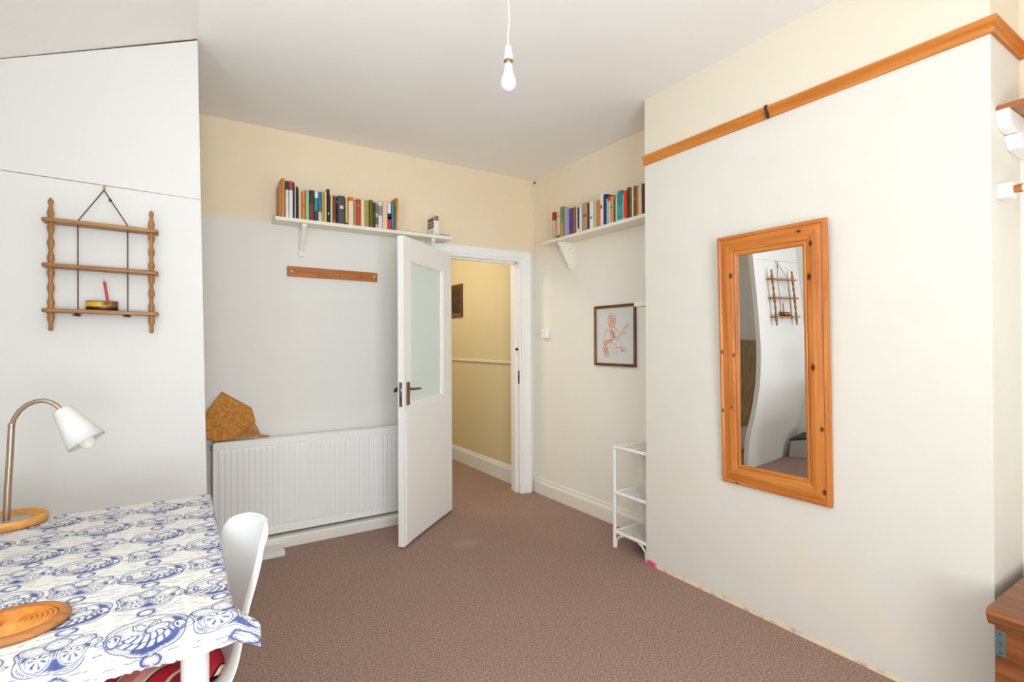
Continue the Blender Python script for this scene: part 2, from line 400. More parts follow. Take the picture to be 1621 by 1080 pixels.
dpart(box(gx0, gx1, -DT, 0, .845, gz0), 'lock_rail', M_gloss)
dpart(box(gx0, gx1, -DT, -.006, 0, .845), 'lower_panel', M_gloss)
dpart(box(.012, .748, -.0005, .004, .012, .866), 'facing_board', M_gloss, None, .002)
t = NT('frosted_glass'); v = t.coord('Object'); t.color('#eef9f5'); t.set(.20, .8)
t.bump(t.noise(v, 160, 3), .12, .003)
trn = t.n('ShaderNodeBsdfTranslucent'); trn.inputs[0].default_value = lin('#e4f4ee')
mx = t.n('ShaderNodeMixShader'); mx.inputs[0].default_value = .18
t.l(t.b.outputs[0], mx.inputs[1]); t.l(trn.outputs[0], mx.inputs[2]); t.l(mx.outputs[0], t.out.inputs[0]); M_frost = t.m
dpart(box(gx0, gx1, -.026, -.020, gz0, gz1), 'glass_pane', M_frost)
for nm, b in (('bead', (gx0, gx0+.012, -.020, -.006, gz0, gz1)), ('bead', (gx1-.012, gx1, -.020, -.006, gz0, gz1)),
              ('bead', (gx0, gx1, -.020, -.006, gz0, gz0+.012)), ('bead', (gx0, gx1, -.020, -.006, gz1-.012, gz1))):
    dpart(box(*b), nm, M_gloss)
M_brass = paint('#8a6a4a', .35, .5, .75, .15, .05)
hp = dpart(box(.698, .738, 0, .007, .893, 1.040), 'handle_plate', M_brass, None, .002)
mb = MB().tube([(.718, .004, .995), (.718, .035, .995)], .009, 12)
mb.tube([(.722, .038, .995), (.700, .042, .995), (.655, .042, .994), (.612, .040, .990)], [.009, .009, .008, .0065], 10)
dpart(mb, 'lever', M_brass, hp)
for z in (.905, 1.028): dpart(MB().lathe([(0, 0), (.004, 0), (.003, .002), (0, .002)], Matrix.Translation((.718, .007, z)) @ Matrix.Rotation(R(-90), 4, 'X'), 10), 'screw', M_brass, hp)
hp2 = dpart(box(.698, .738, -DT-.007, -DT, .893, 1.040), 'handle_plate', M_brass, None, .002)
mb = MB().tube([(.718, -DT-.004, .995), (.718, -DT-.035, .995)], .009, 12).tube([(.722, -DT-.04, .995), (.655, -DT-.042, .994), (.612, -DT-.04, .990)], [.009, .008, .0065], 10)
dpart(mb, 'lever', M_brass, hp2)
dpart(MB().lathe([(.004, 0), (.004, .02), (.011, .024), (.012, .034), (0, .038)], Matrix.Translation((.752, -DT, .985)) @ Matrix.Rotation(R(90), 4, 'X'), 12), 'bolt_knob', paint('#1b1715', .3))
lk = dpart(box(DL, DL+.0025, -.031, -.011, .885, 1.040), 'lock_faceplate', paint('#a7a8aa', .25, .5, .9, .35, .3))
dpart(box(DL, DL+.010, -.026, -.016, .985, 1.003), 'latch', M_chrome, lk)
dpart(box(DL, DL+.0032, -.026, -.016, .925, .950), 'keyway', paint('#4a4b4d', .4, .5, .6), lk)
for z in (.22, 1.0, 1.76):
    dpart(MB().tube([(-.012, -DT+.002, z), (-.012, -DT+.002, z+.085)], .006, 10).box(-.012, .002, -DT-.001, -DT+.003, z, z+.085), 'hinge', M_chrome)

# ------------------------------------------------------------------ radiator
RX0, RX1, RY, RZ0, RZ1 = .160, 1.475, 3.600, .085, .700
M_rad = paint('#f0efec', .35, .45, 0, .02, .0)
rad = thing('radiator', 'white ribbed panel radiator on the back wall under the wooden coat rail', 'radiator', ((RX0+RX1)/2, RY, RZ0))
N = 38; pitch_ = (RX1-RX0-.05)/N
prof = [(RX0+.006, 0.0)]
for i in range(N):
    x = RX0+.025+i*pitch_
    prof += [(x+pitch_*.04, 0), (x+pitch_*.26, .0042), (x+pitch_*.74, .0042), (x+pitch_*.96, 0)]
prof += [(RX1-.006, 0)]
rows = [[(x, RY, RZ0+.045) for x, h in prof], [(x, RY-h, RZ0+.065) for x, h in prof], [(x, RY-h, RZ1-.065) for x, h in prof], [(x, RY, RZ1-.048) for x, h in prof]]
mb = MB().grid(rows, False); mb.f = [tuple(reversed(q)) if False else q for q in mb.f]
mb.build('ribbed_panel', M_rad, rad)
box(RX0, RX1, RY-.003, RY+.012, RZ1-.048, RZ1-.004).build('top_band', M_rad, rad, .003)
box(RX0, RX1, RY-.003, RY+.012, RZ0, RZ0+.045).build('bottom_band', M_rad, rad, .003)
for a_ in (RX0, RX1-.01): box(a_, a_+.010, RY-.002, RY+.012, RZ0+.04, RZ1-.04).build('side_seam', M_rad, rad, .002)
box(RX0+.01, RX1-.01, RY+.012, RY+.070, RZ1-.022, RZ1-.002).build('top_grille', M_rad, rad, .002)
box(RX0+.004, RX1-.004, RY+.012, RY+.016, RZ0+.01, RZ1-.01).box(RX0+.02, RX1-.02, RY+.072, RY+.084, RZ0+.01, RZ1-.01).build('rear_panel', M_rad, rad)
MB().tube([(RX0+.01, RY+.035, RZ1-.035), (RX0-.012, RY+.035, RZ1-.035)], [.011, .009], 12).build('bleed_plug', paint('#b98a7a', .35, .5, .6), rad)
for x in (RX0+.2, RX1-.2): box(x, x+.04, RY+.07, YB-.002, RZ1-.3, RZ1-.06).build('wall_bracket', M_rad, rad)
MB().tube([(RX0+.02, RY+.035, RZ0+.03), (RX0-.03, RY+.035, RZ0+.03), (RX0-.035, RY+.035, .07)], .008, 10).build('pipe', paint('#b9724e', .3, .5, .9), rad)
tag(box(.30, .535, 3.415, 3.548, .0, .032).build('floor_block', paint('#e3e3dc', .5), None, .003), 'low white block on the carpet in front of the boxed skirting', 'block')

# ------------------------------------------------------------------ woven fan on the radiator
def weave():
    t = NT('woven_straw'); v = t.coord('Object', (1, 1, 1), rot=(0, R(32), 0))
    s = t.sep(v); k = 120.0
    fx = t.math('FRACT', t.math('MULTIPLY', s[0], k*.45)); 
    off = t.math('MULTIPLY', t.math('FLOOR', t.math('MULTIPLY', s[0], k*.9)), .5)
    w1 = t.math('SINE', t.math('MULTIPLY', t.math('ADD', t.math('MULTIPLY', s[2], k), off), 6.283))
    w2 = t.math('SINE', t.math('MULTIPLY', t.math('ADD', s[0], t.math('MULTIPLY', s[2], .8)), 6.283*k*.9))
    w3 = t.math('SINE', t.math('MULTIPLY', t.math('SUBTRACT', s[0], t.math('MULTIPLY', s[2], .8)), 6.283*k*.9))
    chk = t.math('GREATER_THAN', t.math('SINE', t.math('MULTIPLY', t.math('ADD', s[0], s[2]), 6.283*42)), 0)
    h = t.math('ADD', t.math('MULTIPLY', w2, chk), t.math('MULTIPLY', w3, t.math('SUBTRACT', 1, chk)))
    f = t.math('ADD', t.math('MULTIPLY', h, .22), t.noise(t.coord('Object'), 60, 3))
    t.color(t.ramp(f, ((.2, '#a8631f'), (.5, '#cf8a3c'), (.8, '#e3aa5e')))); t.bump(h, .5, .003)
    return t.set(.65, .25)
M_weave = weave(); M_straw = paint('#c9883f', .6, .25, 0, .3, .1)
fan = thing('woven_fan', 'orange woven straw hand fan lying on top of the radiator', 'fan', (.25, 3.66, .703))
def fanp(x, z, o=0):                              # leans on the wall
    return (x, 3.628+(z-.703)*.26+o, z)
blade = [(.215, .998), (.375, .888), (.395, .800), (.352, .742), (.300, .712), (.185, .706), (.080, .755), (.078, .800)]
mb = MB(); n = len(blade)
mb.add([fanp(x, z, -.004) for x, z in blade]+[fanp(x, z, .004) for x, z in blade],
       [tuple(range(n-1, -1, -1)), tuple(range(n, 2*n))]+[(i, (i+1) % n, n+(i+1) % n, n+i) for i in range(n)])
mb.build('blade', M_weave, fan)
MB().tube([fanp(x, z) for x, z in blade[-3:]+blade[:3]], .0055, 8).build('rim', M_straw, fan)
for i, (x, z) in enumerate(((.395, .800), (.375, .790), (.352, .775), (.335, .760), (.318, .745), (.302, .731), (.290, .718))):
    MB().tube([fanp(x-.012, z+.004, -.006), fanp((x+.42)/2, (z+.716)/2+.002, -.009), fanp(.424, .7145+.001*i, -.006)], [.0055, .005, .0042], 6).build('rib', M_straw, fan)
MB().tube([fanp(.415, .7165, -.004), fanp(.445, .711, -.004), fanp(.478, .7085, -.004)], [.009, .008, .0045], 8).build('handle', M_straw, fan)

# ------------------------------------------------------------------ shelves with books
def bracket_y(x0, z1, name, parent):               # on the back wall
    wv = .030
    box(x0, x0+wv, YB-.018, YB, z1-.20, z1).build(name, M_shelf, parent, .003)
    box(x0, x0+wv, YB-.135, YB-.018, z1-.022, z1).build('bracket_arm', M_shelf, parent, .003)
    MB().prism([(YB-.018, z1-.165), (YB-.018, z1-.135), (YB-.105, z1-.022), (YB-.128, z1-.022)], x0+.003, x0+wv-.003, 'x').build('bracket_brace', M_shelf, parent)
ZS = 2.113
sh1 = thing('wall_shelf', 'long white wall shelf full of books on the back wall left of the door', 'shelf', (1.1, YB, ZS-.024))
box(.503, 1.745, 3.558, YB, ZS-.024, ZS).build('shelf_board', M_shelf, sh1, .003)
bracket_y(.668, ZS-.024, 'bracket', sh1); bracket_y(1.585, ZS-.024, 'bracket', sh1)
sh2 = thing('wall_shelf', 'white wall shelf full of books in the alcove right of the door', 'shelf', (XR, 2.8, ZS-.024))
box(2.457, XR, YB1, 3.385, ZS-.024, ZS).build('shelf_board', M_shelf, sh2, .003)
for y in (3.165, 2.16):
    zt = ZS-.024
    MB().prism([(XR, zt), (XR-.135, zt), (XR-.135, zt-.014), (XR-.030, zt-.205), (XR-.012, zt-.212), (XR, zt-.205)], y, y+.024, 'y').build('bracket', M_shelf, sh2, .003)
    for z in (zt-.05, zt-.18): MB().lathe([(0, 0), (.0035, 0), (.003, .001), (0, .001)], Matrix.Translation((XR-.022, y, z)) @ Matrix.Rotation(R(90), 4, 'X'), 8).build('screw', paint('#4a4744', .4), sh2)

M_pages = paint('#e6d9bd', .8, .1, 0, .12, .1)
rnd = random.Random(4)
def book(axis, a, b, h, front, zs, color, label, depth, group, bands=(), lean=0):
    """axis 'x': spine faces -y on the back wall; axis 'y': spine faces -x. a<b along the shelf; bands (z0,z1,colour) as fractions of the height"""
    g = .0012; a += g; b -= g; wd = b-a; tk = min(.0025, wd*.16)
    def P(u, d, z):                                  # u along, d depth from the spine
        s = math.tan(lean)*z
        return (u+s, front+d, zs+z) if axis == 'x' else (front+d, u+s, zs+z)
    def bx(u0, u1, d0, d1, z0, z1):
        vs = [P(u0,d0,z0),P(u1,d0,z0),P(u1,d1,z0),P(u0,d1,z0),P(u0,d0,z1),P(u1,d0,z1),P(u1,d1,z1),P(u0,d1,z1)]
        fs = [(0,3,2,1),(4,5,6,7),(0,1,5,4),(1,2,6,5),(2,3,7,6),(3,0,4,7)]
        if axis == 'y': fs = [tuple(reversed(q)) for q in fs]
        return vs, fs
    c = P((a+b)/2, depth/2, 0)
    t = thing('book', label, 'book', c, group)
    mb = MB()
    # rounded spine + two boards as one U section
    rv = min(.0025, wd*.22)
    out = [(a, depth), (a, rv), (a+wd*.22, rv*.25), (a+wd*.5, 0), (b-wd*.22, rv*.25), (b, rv), (b, depth)]
    inn = [(b-tk, depth), (b-tk, rv+tk), (a+tk, rv+tk), (a+tk, depth)]
    poly = out+inn; n = len(poly)
    vs = [P(u, d, 0) for u, d in poly]+[P(u, d, h) for u, d in poly]
    caps = [(0, 1, 9, 10), (1, 2, 3, 4, 5, 8, 9), (5, 6, 7, 8)]
    fs = [tuple(q) for q in caps]+[tuple(n+i for i in reversed(q)) for q in caps]+[((i+1) % n, i, n+i, n+(i+1) % n) for i in range(n)]
    if axis == 'x': fs = [tuple(reversed(q)) for q in fs]
    mb.add(vs, fs).build('cover', paint(color, .5, .35, 0, .12, .05), t)
    MB().add(*bx(a+tk, b-tk, rv+tk, depth-.003, .002, h-.003)).build('pages', M_pages, t)
    for z0, z1, bc in bands:
        em = (z1-z0 < .13 and z0 > .01 and z1 < 1); q_ = wd*.24 if em else -.0003
        MB().add(*bx(a+q_, b-q_, -.0006, .004 if em else min(.02, depth), z0*h, z1*h)).build('spine_band', paint(bc, .5, .35, 0, .1, .05), t)
    return t
G1, G2 = 'books on the back wall shelf', 'books on the alcove shelf'
L1 = [  # x0, x1, height, colour, look, bands
 (.567,.586,.236,'#e8e4e2','tall white book with a black spine head, first after the wooden bookend',((.76,1.002,'#3b3436'),)),
 (.588,.612,.238,'#e8e3df','tall white book with a red spine head on the back shelf',((.76,1.002,'#a8433f'),)),
 (.613,.621,.234,'#4a4442','thin charcoal book right of the white book with red spine head',()),
 (.622,.631,.224,'#cfcac0','thin pale grey book left of the narrow black book',()),
 (.632,.645,.210,'#2a211b','narrow black book between pale grey and cream ones, back shelf',()),
 (.646,.664,.197,'#d9c9ab','cream book between the black and the orange book, back shelf',()),
 (.665,.687,.182,'#e08236','bright orange paperback on the back wall shelf',((.45,.55,'#c86a24'),)),
 (.689,.711,.199,'#93c79b','mint green paperback right of the orange one, back shelf',()),
 (.712,.745,.200,'#7a3a31','thick red brown book with a dark upper spine, back shelf',((.55,1.002,'#40322a'),)),
 (.746,.768,.194,'#3f9a98','teal book with a white spine head and dark foot, back shelf',((.80,1.002,'#ece6e4'),(0,.35,'#2f4743'))),
 (.769,.790,.198,'#3a74a6','blue paperback with a pale lower spine, back shelf',((0,.32,'#d7c9cc'),)),
 (.791,.809,.201,'#c3a22e','mustard yellow book right of the blue one, back shelf',()),
 (.810,.824,.207,'#e6d4a8','pale cream book between the mustard and the tall brown black book',()),
 (.825,.844,.224,'#33201f','tall brown black book with one white band, back shelf',((.24,.30,'#e4cfc6'),)),
 (.847,.863,.186,'#cfcb9c','pale green cream book right of the tall brown black book',()),
 (.864,.884,.186,'#8c3b2c','brick red book left of a thin black one, back shelf',((.04,.10,'#c98c78'),)),
 (.885,.896,.176,'#241d1d','thin black book beside the thick charcoal book, back shelf',((.80,.88,'#c9bdb6'),)),
 (.897,.944,.193,'#4d4f55','thick charcoal book with a pink white band, back shelf',((.54,.65,'#e2c9c6'),)),
 (.947,.966,.183,'#dcb05a','ochre yellow book with a dark foot, right of the thick charcoal book',((0,.07,'#2b2420'),)),
 (.968,1.003,.192,'#e9dcb9','wide cream book with an orange red spine head, back shelf',((.87,1.002,'#e2643a'),)),
 (1.004,1.022,.171,'#b98a5e','low tan book between the red headed cream book and a red book',()),
 (1.023,1.051,.187,'#c24537','red book with paler lettered spine, middle right of back shelf',((.70,.82,'#cf6a58'),)),
 (1.052,1.079,.186,'#e9d7af','cream book between the red and the olive book, back shelf',()),
 (1.080,1.110,.188,'#a89a4a','light olive book, left of two darker olive books',()),
 (1.111,1.137,.193,'#6a5d24','dark olive book between a light olive and a low green one',()),
 (1.138,1.154,.180,'#4a4a24','low dark green book right of the olive books, back shelf',()),
 (1.155,1.176,.185,'#b9b2aa','grey book with dark mottled spine lettering, back shelf',((.15,.42,'#6a6462'),(.58,.92,'#75706c'))),
 (1.177,1.206,.189,'#e4dcd6','white book with a grey block high on its spine, back shelf',((.50,.86,'#8c918f'),)),
 (1.207,1.243,.194,'#e6c9ac','wide pinkish cream book toward the right end, back shelf',()),
 (1.244,1.270,.188,'#e9e4e0','white book with a red foot and black figure, back shelf',((0,.48,'#cf3238'),(.40,.62,'#2a2327'))),
 (1.272,1.295,.189,'#2f8aa0','teal blue book, last before the right wooden bookend',()),
]
for (a, b, h, c, lb, bands) in L1:
    book('x', a, b, h, 3.572+rnd.uniform(-.003, .004), ZS, c, lb, rnd.uniform(.112, .128), G1, bands)
M_oak = wood('bookend_wood', '#d59a56', '#c28240', '#9c6229', 2, 1, .5)
be = thing('bookend', 'stepped wooden bookend at the left end of the back shelf', 'bookend', (.548, 3.6, ZS))
box(.530, .543, 3.578, 3.69, ZS, ZS+.206).build('low_plank', M_oak, be, .001); box(.5432, .563, 3.572, 3.69, ZS, ZS+.250).build('tall_plank', M_oak, be, .001)
be = MB().prism([(1.297, ZS), (1.312, ZS), (1.322, ZS+.234), (1.305, ZS+.234)], 3.570, 3.69, 'y').build('bookend', M_oak, None, .001)
tag(be, 'leaning wooden plank bookend at the right end of the books', 'bookend')
bk = thing('book', 'white book with printed cover standing alone above the door', 'book', (1.62, 3.63, ZS))
box(1.603, 1.642, 3.578, 3.70, ZS, ZS+.150).build('cover', paint('#eceae6', .4), bk, .001)
box(1.6022, 1.603, 3.585, 3.69, ZS+.060, ZS+.135).build('cover_print', paint('#6e6459', .5, .3, 0, .6, 0), bk)
box(1.605, 1.6415, 3.5772, 3.578, ZS+.112, ZS+.148).build('spine_label', paint('#a07a4e', .5), bk)
box(1.618, 1.628, 3.5772, 3.578, ZS+.006, ZS+.014).build('spine_mark', paint('#3a3a40', .5), bk)
for z0, z1 in ((.100, .108), (.078, .086)): box(1.6016, 1.6022, 3.590, 3.685, ZS+z0, ZS+z1).build('title_bar', paint('#d9d2c6', .5), bk)
bk = thing('book', 'flat grey white book lying at the right end of the back shelf', 'book', (1.69, 3.63, ZS))
box(1.645, 1.735, 3.568, 3.70, ZS, ZS+.003).box(1.645, 1.735, 3.568, 3.70, ZS+.013, ZS+.016).box(1.645, 1.648, 3.568, 3.70, ZS+.003, ZS+.013).build('cover', paint('#e4e6e8', .4), bk)
box(1.648, 1.732, 3.571, 3.697, ZS+.003, ZS+.013).build('pages', paint('#8f979e', .7), bk)

L2 = [
 (3.221,3.255,.214,'#dfb3a6','pale pink book with red spine head, leftmost on the alcove shelf',((.70,1.002,'#a83a34'),)),
 (3.153,3.205,.206,'#dccbaa','cream speckled book second from the left, alcove shelf',((0,.12,'#7a6a58'),(.80,.86,'#a89678'))),
 (3.113,3.151,.233,'#7f8a5a','green book with tan lower spine, alcove shelf',((0,.45,'#b8965c'),)),
 (3.075,3.107,.219,'#a9b2bf','grey blue book left of the lavender one, alcove shelf',()),
 (3.047,3.073,.207,'#a594c4','thin lavender book beside the deep purple book',()),
 (2.998,3.045,.194,'#5a3f8e','thick deep purple book on the alcove shelf',((.02,.12,'#8c4a6a'),)),
 (2.971,2.996,.198,'#97682f','brown book right of the purple book, alcove shelf',()),
 (2.953,2.969,.193,'#e6d3a6','narrow cream book between brown and navy ones, alcove shelf',()),
 (2.927,2.951,.188,'#2b3878','navy blue book with white foot, alcove shelf',((0,.16,'#dfe3e4'),)),
 (2.903,2.925,.188,'#dedaea','lilac white book right of the navy one, alcove shelf',()),
 (2.842,2.900,.204,'#c09668','thick tan book with a brown emblem, alcove shelf',((.50,.60,'#8a5c3c'),)),
 (2.821,2.839,.193,'#4f3527','dark brown book between the thick tan and the white emblem book',()),
 (2.777,2.818,.195,'#e8e9e8','white book with a blue ring emblem, alcove shelf',((.38,.46,'#6f86a8'),)),
 (2.741,2.774,.190,'#b8bf9c','sage green book left of the orange one, alcove shelf',()),
 (2.706,2.738,.187,'#e87a1e','bright orange book on the alcove shelf',()),
 (2.672,2.702,.220,'#e6e3e6','tall white book with dark red emblem beside the orange book',((.55,.67,'#5a2a30'),)),
 (2.639,2.669,.214,'#27405e','dark blue book right of the tall white emblem book',()),
 (2.622,2.637,.176,'#a9b6bc','thin low grey blue book right of the dark blue one',()),
 (2.605,2.620,.193,'#e6dcd0','thin white book with a red spine head, alcove shelf',((.82,1.002,'#c23a30'),)),
 (2.571,2.603,.184,'#c39a66','tan book with small dark emblem, middle of alcove shelf',((.56,.62,'#7a5034'),)),
 (2.554,2.568,.169,'#2a221c','thin black book left of the pale sage one, alcove shelf',()),
 (2.533,2.552,.172,'#c2c6a9','pale sage book left of the large teal book',()),
 (2.487,2.530,.201,'#1f8d98','large teal book with pale lettering, alcove shelf',((.18,.50,'#3ba0a8'),(.0,.07,'#7cb4b4'))),
 (2.479,2.486,.174,'#ece6dd','very thin white book between the teal and the red one',()),
 (2.444,2.477,.189,'#e2452a','bright red book right of the teal one, alcove shelf',((.02,.06,'#f0a088'),)),
 (2.426,2.442,.204,'#4a2b1c','dark brown book right of the bright red one, alcove shelf',()),
 (2.408,2.424,.200,'#5c6a3a','moss green book toward the chimney breast, alcove shelf',()),
 (2.390,2.406,.204,'#e6d6a4','narrow cream book right of the moss green one',()),
 (2.359,2.388,.200,'#8a4a2e','rust brown book near the chimney breast, alcove shelf',((.55,.60,'#b98a6a'),)),
 (2.344,2.357,.194,'#c8925a','thin tan book right of the rust brown one',()),
 (2.314,2.342,.205,'#e3d3a2','cream book second from the chimney breast, alcove shelf',()),
 (2.291,2.312,.194,'#5c2f33','dark maroon book touching the chimney breast edge, alcove shelf',()),
]
for (a, b, h, c, lb, bands) in L2:
    book('y', a, b, h, 2.472+rnd.uniform(-.003, .004), ZS, c, lb, rnd.uniform(.112, .128), G2, bands)

# ------------------------------------------------------------------ coat rail board on the back wall
M_rack = wood('rack_wood', '#c98442', '#b96f30', '#94521f', 0, 1, .4, [(-.15, -.01, .04, .010), (.06, -.01, .03, .008), (.17, -.01, .045, .009)])
rk = thing('coat_rail', 'plain varnished wooden board screwed to the back wall above the radiator', 'coat rail', (.90, YB, 1.752))
MB().prism([(.596, 1.752), (1.205, 1.749), (1.205, 1.813), (.596, 1.819)], 3.688, YB, 'y').build('board', M_rack, rk, .003)
for x in (.622, 1.180): MB().lathe([(.007, 0), (.007, .001), (.005, .003), (0, .003)], Matrix.Translation((x, 3.688, 1.784)) @ Matrix.Rotation(R(90), 4, 'X'), 12).build('screw', paint('#e8e0d0', .3), rk)
for x in (.80, .94, 1.08): MB().lathe([(.005, 0), (.005, .0008), (0, .0008)], Matrix.Translation((x, 3.688, 1.772)) @ Matrix.Rotation(R(90), 4, 'X'), 12).build('peg_hole', paint('#5a3216', .7), rk)

# ------------------------------------------------------------------ framed drawing in the alcove
fr = thing('framed_drawing', 'framed orange chalk drawing of a seated guitar player', 'picture', (XR, 2.70, 1.13))
M_fr = wood('dark_frame_wood', '#8a5a32', '#6a4020', '#4a2a14', 1, 1.5, .35); M_frz = wood('dark_frame_wood_upright', '#8a5a32', '#6a4020', '#4a2a14', 2, 1.5, .35)
y0, y1, z0, z1 = 2.492, 2.902, 1.130, 1.567
fprof = [(0, 0), (0, .016), (.004, .019), (.012, .018), (.018, .012), (.020, .006), (.020, 0)]
for m_ in ('left', 'right', 'top', 'bottom'):
    frame_prism(y0, y1, z0, z1, .02, fprof, m_).xf(Matrix.Translation((XR-.002, 0, 0))).build('frame_'+{'left': 'upright', 'right': 'upright', 'top': 'rail', 'bottom': 'rail'}[m_], M_frz if m_ in ('left', 'right') else M_fr, fr)
    frame_prism(y0+.019, y1-.019, z0+.019, z1-.019, .006, [(0, 0), (0, .009), (.006, .008), (.006, 0)], m_).xf(Matrix.Translation((XR-.002, 0, 0))).build('slip', paint('#d6b98a', .4), fr)
box(XR-.006, XR-.002, y0+.02, y1-.02, z0+.02, z1-.02).build('mount', paint('#d9dadb', .6), fr)
iw, ih = .29, .325; iy, iz = 2.700, 1.352
box(XR-.0066, XR-.006, iy-iw/2, iy+iw/2, iz-ih/2, iz+ih/2).build('paper', paint('#dcdcda', .6), fr)
def strokes(lines, wd):
    mb = MB()
    for ln_, k in lines:
        P = []
        # Catmull-Rom smoothing
        pts = [Vector((a, b)) for a, b in ln_]; pts = [pts[0]]+pts+[pts[-1]]
        for i in range(1, len(pts)-2):
            for s in range(6):
                u = s/6; p0, p1, p2, p3 = pts[i-1:i+3]
                P.append(.5*((2*p1)+(-p0+p2)*u+(2*p0-5*p1+4*p2-p3)*u*u+(-p0+3*p1-3*p2+p3)*u**3))
        P.append(pts[-2]); rows = []
        for i, p in enumerate(P):
            d = (P[min(i+1, len(P)-1)]-P[max(i-1, 0)]); d = d.normalized() if d.length > 1e-6 else Vector((1, 0)); q = Vector((-d.y, d.x))*wd*k*(.5+.6*math.sin(math.pi*min(1, (i+1)/len(P))))
            rows.append([(XR-.0072, iy+iw*(.5-(p+s*q).x), iz+ih*((p+s*q).y-.5)) for s in (-1, 1)])
        mb.grid(rows, False)
    return mb
# a seated figure with a guitar, drawn in loose chalk lines (0..1, origin lower left)
LN = [
 ([(.33,.95),(.28,.88),(.27,.78),(.33,.70),(.42,.68),(.50,.71),(.54,.80),(.53,.90),(.46,.96),(.38,.97),(.33,.95)],1.2),
 ([(.30,.90),(.36,.93),(.44,.90),(.52,.91)],1.5),([(.29,.86),(.35,.89),(.44,.86),(.53,.87)],1.5),([(.33,.82),(.37,.83),(.40,.81)],1.2),([(.44,.81),(.48,.83),(.51,.81)],1.2),
 ([(.42,.81),(.43,.77),(.41,.76)],.8),([(.36,.73),(.42,.72),(.47,.74)],1.3),([(.30,.80),(.33,.72),(.37,.67)],1.6),([(.52,.78),(.50,.70),(.46,.66)],1.6),
 ([(.36,.68),(.24,.62),(.16,.52),(.12,.40),(.13,.33)],1.4),([(.48,.67),(.58,.62),(.63,.54)],1.2),([(.40,.66),(.46,.58),(.54,.52)],1.3),([(.30,.62),(.38,.54),(.45,.46)],1.5),
 ([(.42,.60),(.36,.50),(.40,.42)],1.0),([(.52,.58),(.46,.48),(.50,.40)],1.8),([(.46,.50),(.52,.44),(.58,.46)],1.6),
 ([(.13,.34),(.26,.38),(.40,.40),(.52,.42)],1.3),([(.12,.30),(.26,.33),(.42,.35)],1.2),([(.10,.33),(.16,.28),(.24,.30)],1.8),
 ([(.60,.36),(.72,.48),(.84,.60),(.93,.68)],1.0),([(.57,.40),(.69,.52),(.82,.64),(.91,.71)],1.0),([(.88,.66),(.96,.74),(.93,.62)],1.4),
 ([(.60,.38),(.52,.30),(.42,.32),(.38,.40),(.46,.48),(.57,.46),(.62,.40)],1.0),([(.62,.40),(.70,.34),(.72,.26),(.64,.22),(.56,.26),(.54,.32)],1.0),
 ([(.14,.30),(.10,.20),(.12,.10),(.20,.04)],1.6),([(.20,.30),(.26,.20),(.30,.10),(.27,.03)],1.4),([(.12,.22),(.18,.14),(.24,.18),(.20,.26)],1.8),([(.14,.14),(.22,.08),(.28,.14)],1.6),([(.16,.05),(.24,.02),(.30,.05)],1.4),
 ([(.30,.28),(.42,.24),(.55,.18)],.8),([(.40,.20),(.48,.12),(.56,.08)],.7),([(.56,.24),(.57,.12),(.56,.04)],.8),
 ([(.66,.20),(.78,.24),(.88,.18)],1.0),([(.70,.14),(.80,.17),(.90,.12)],.9),([(.84,.24),(.93,.16),(.95,.08)],1.0),([(.72,.22),(.76,.14),(.86,.20)],1.2),
 ([(.80,.56),(.86,.52),(.88,.58)],1.3),
]
strokes(LN, .0058).build('chalk_lines', paint('#e08a60', .7, .1, 0, .2, 0), fr)
strokes([([(.34,.85),(.42,.78),(.50,.85)],5),([(.36,.62),(.44,.54),(.48,.46)],6),([(.15,.36),(.30,.36),(.44,.40)],4),([(.16,.24),(.20,.14),(.22,.07)],6),([(.74,.19),(.84,.17)],3)], .0085).xf(Matrix.Translation((.0004, 0, 0))).build('chalk_wash', paint('#eab896', .8, .1, 0, .15, 0), fr)

# ------------------------------------------------------------------ small shelf, alcove rack
ms = thing('corner_shelf', 'small white shelf tucked behind the chimney breast beside the framed drawing', 'shelf', (2.5, YB1, 1.545))
box(2.372, XR, YB1, 2.288, 1.522, 1.550).build('shelf_board', M_shelf, ms, .002)
box(2.43, XR, YB1, YB1+.018, 1.49, 1.522).build('bearer', M_shelf, ms, .001)

def wicker_mat():
    t = NT('white_wicker'); v = t.coord('Object', (1, 1, 1)); s = t.sep(v); k = 6.283*55
    a = t.math('SINE', t.math('MULTIPLY', s[0], k)); b = t.math('SINE', t.math('MULTIPLY', s[1], k)); c_ = t.math('SINE', t.math('MULTIPLY', s[2], k))
    h = t.math('ADD', t.math('MULTIPLY', a, b), t.math('MULTIPLY', c_, .6))
    t.color(t.mix(t.step(h, -1.0, .5), '#cfc9bd', '#efece6')); t.bump(h, .5, .004); return t.set(.6, .3)
M_wick = wicker_mat(); M_cane = paint('#f1eee8', .5, .35, 0, .06, .3)
cr = thing('wicker_rack', 'low white wicker rack with three shelves in the alcove', 'rack', (2.46, 2.28, 0))
px0, px1, py0, py1 = 2.320, 2.575, 2.137, 2.412
for x in (px0, px1):
    for y in (py0, py1):
        MB().tube([(x, y, 0), (x, y, .20), (x, y, .42), (x, y, .642)], [.0125, .0115, .0115, .0120], 10).build('post', M_cane, cr)
for zt in (.640, .352, .105):
    box(px0, px1, py0, py1, zt-.014, zt-.002).build('shelf_weave', M_wick, cr)
    r = MB()
    for p, q in (((px0, py0), (px0, py1)), ((px1, py0), (px1, py1)), ((px0, py0), (px1, py0)), ((px0, py1), (px1, py1))):
        r.tube([(p[0], p[1], zt-.006), ((p[0]+q[0])/2, (p[1]+q[1])/2, zt-.006), (q[0], q[1], zt-.006)], .0115, 8)
    r.build('shelf_rim', M_cane, cr)
    for k in range(1, 8):
        y = py0+(py1-py0)*k/8
        MB().tube([(px0, y, zt-.001), (px1, y, zt-.001)], .0028, 6).build('cane', M_wick, cr)
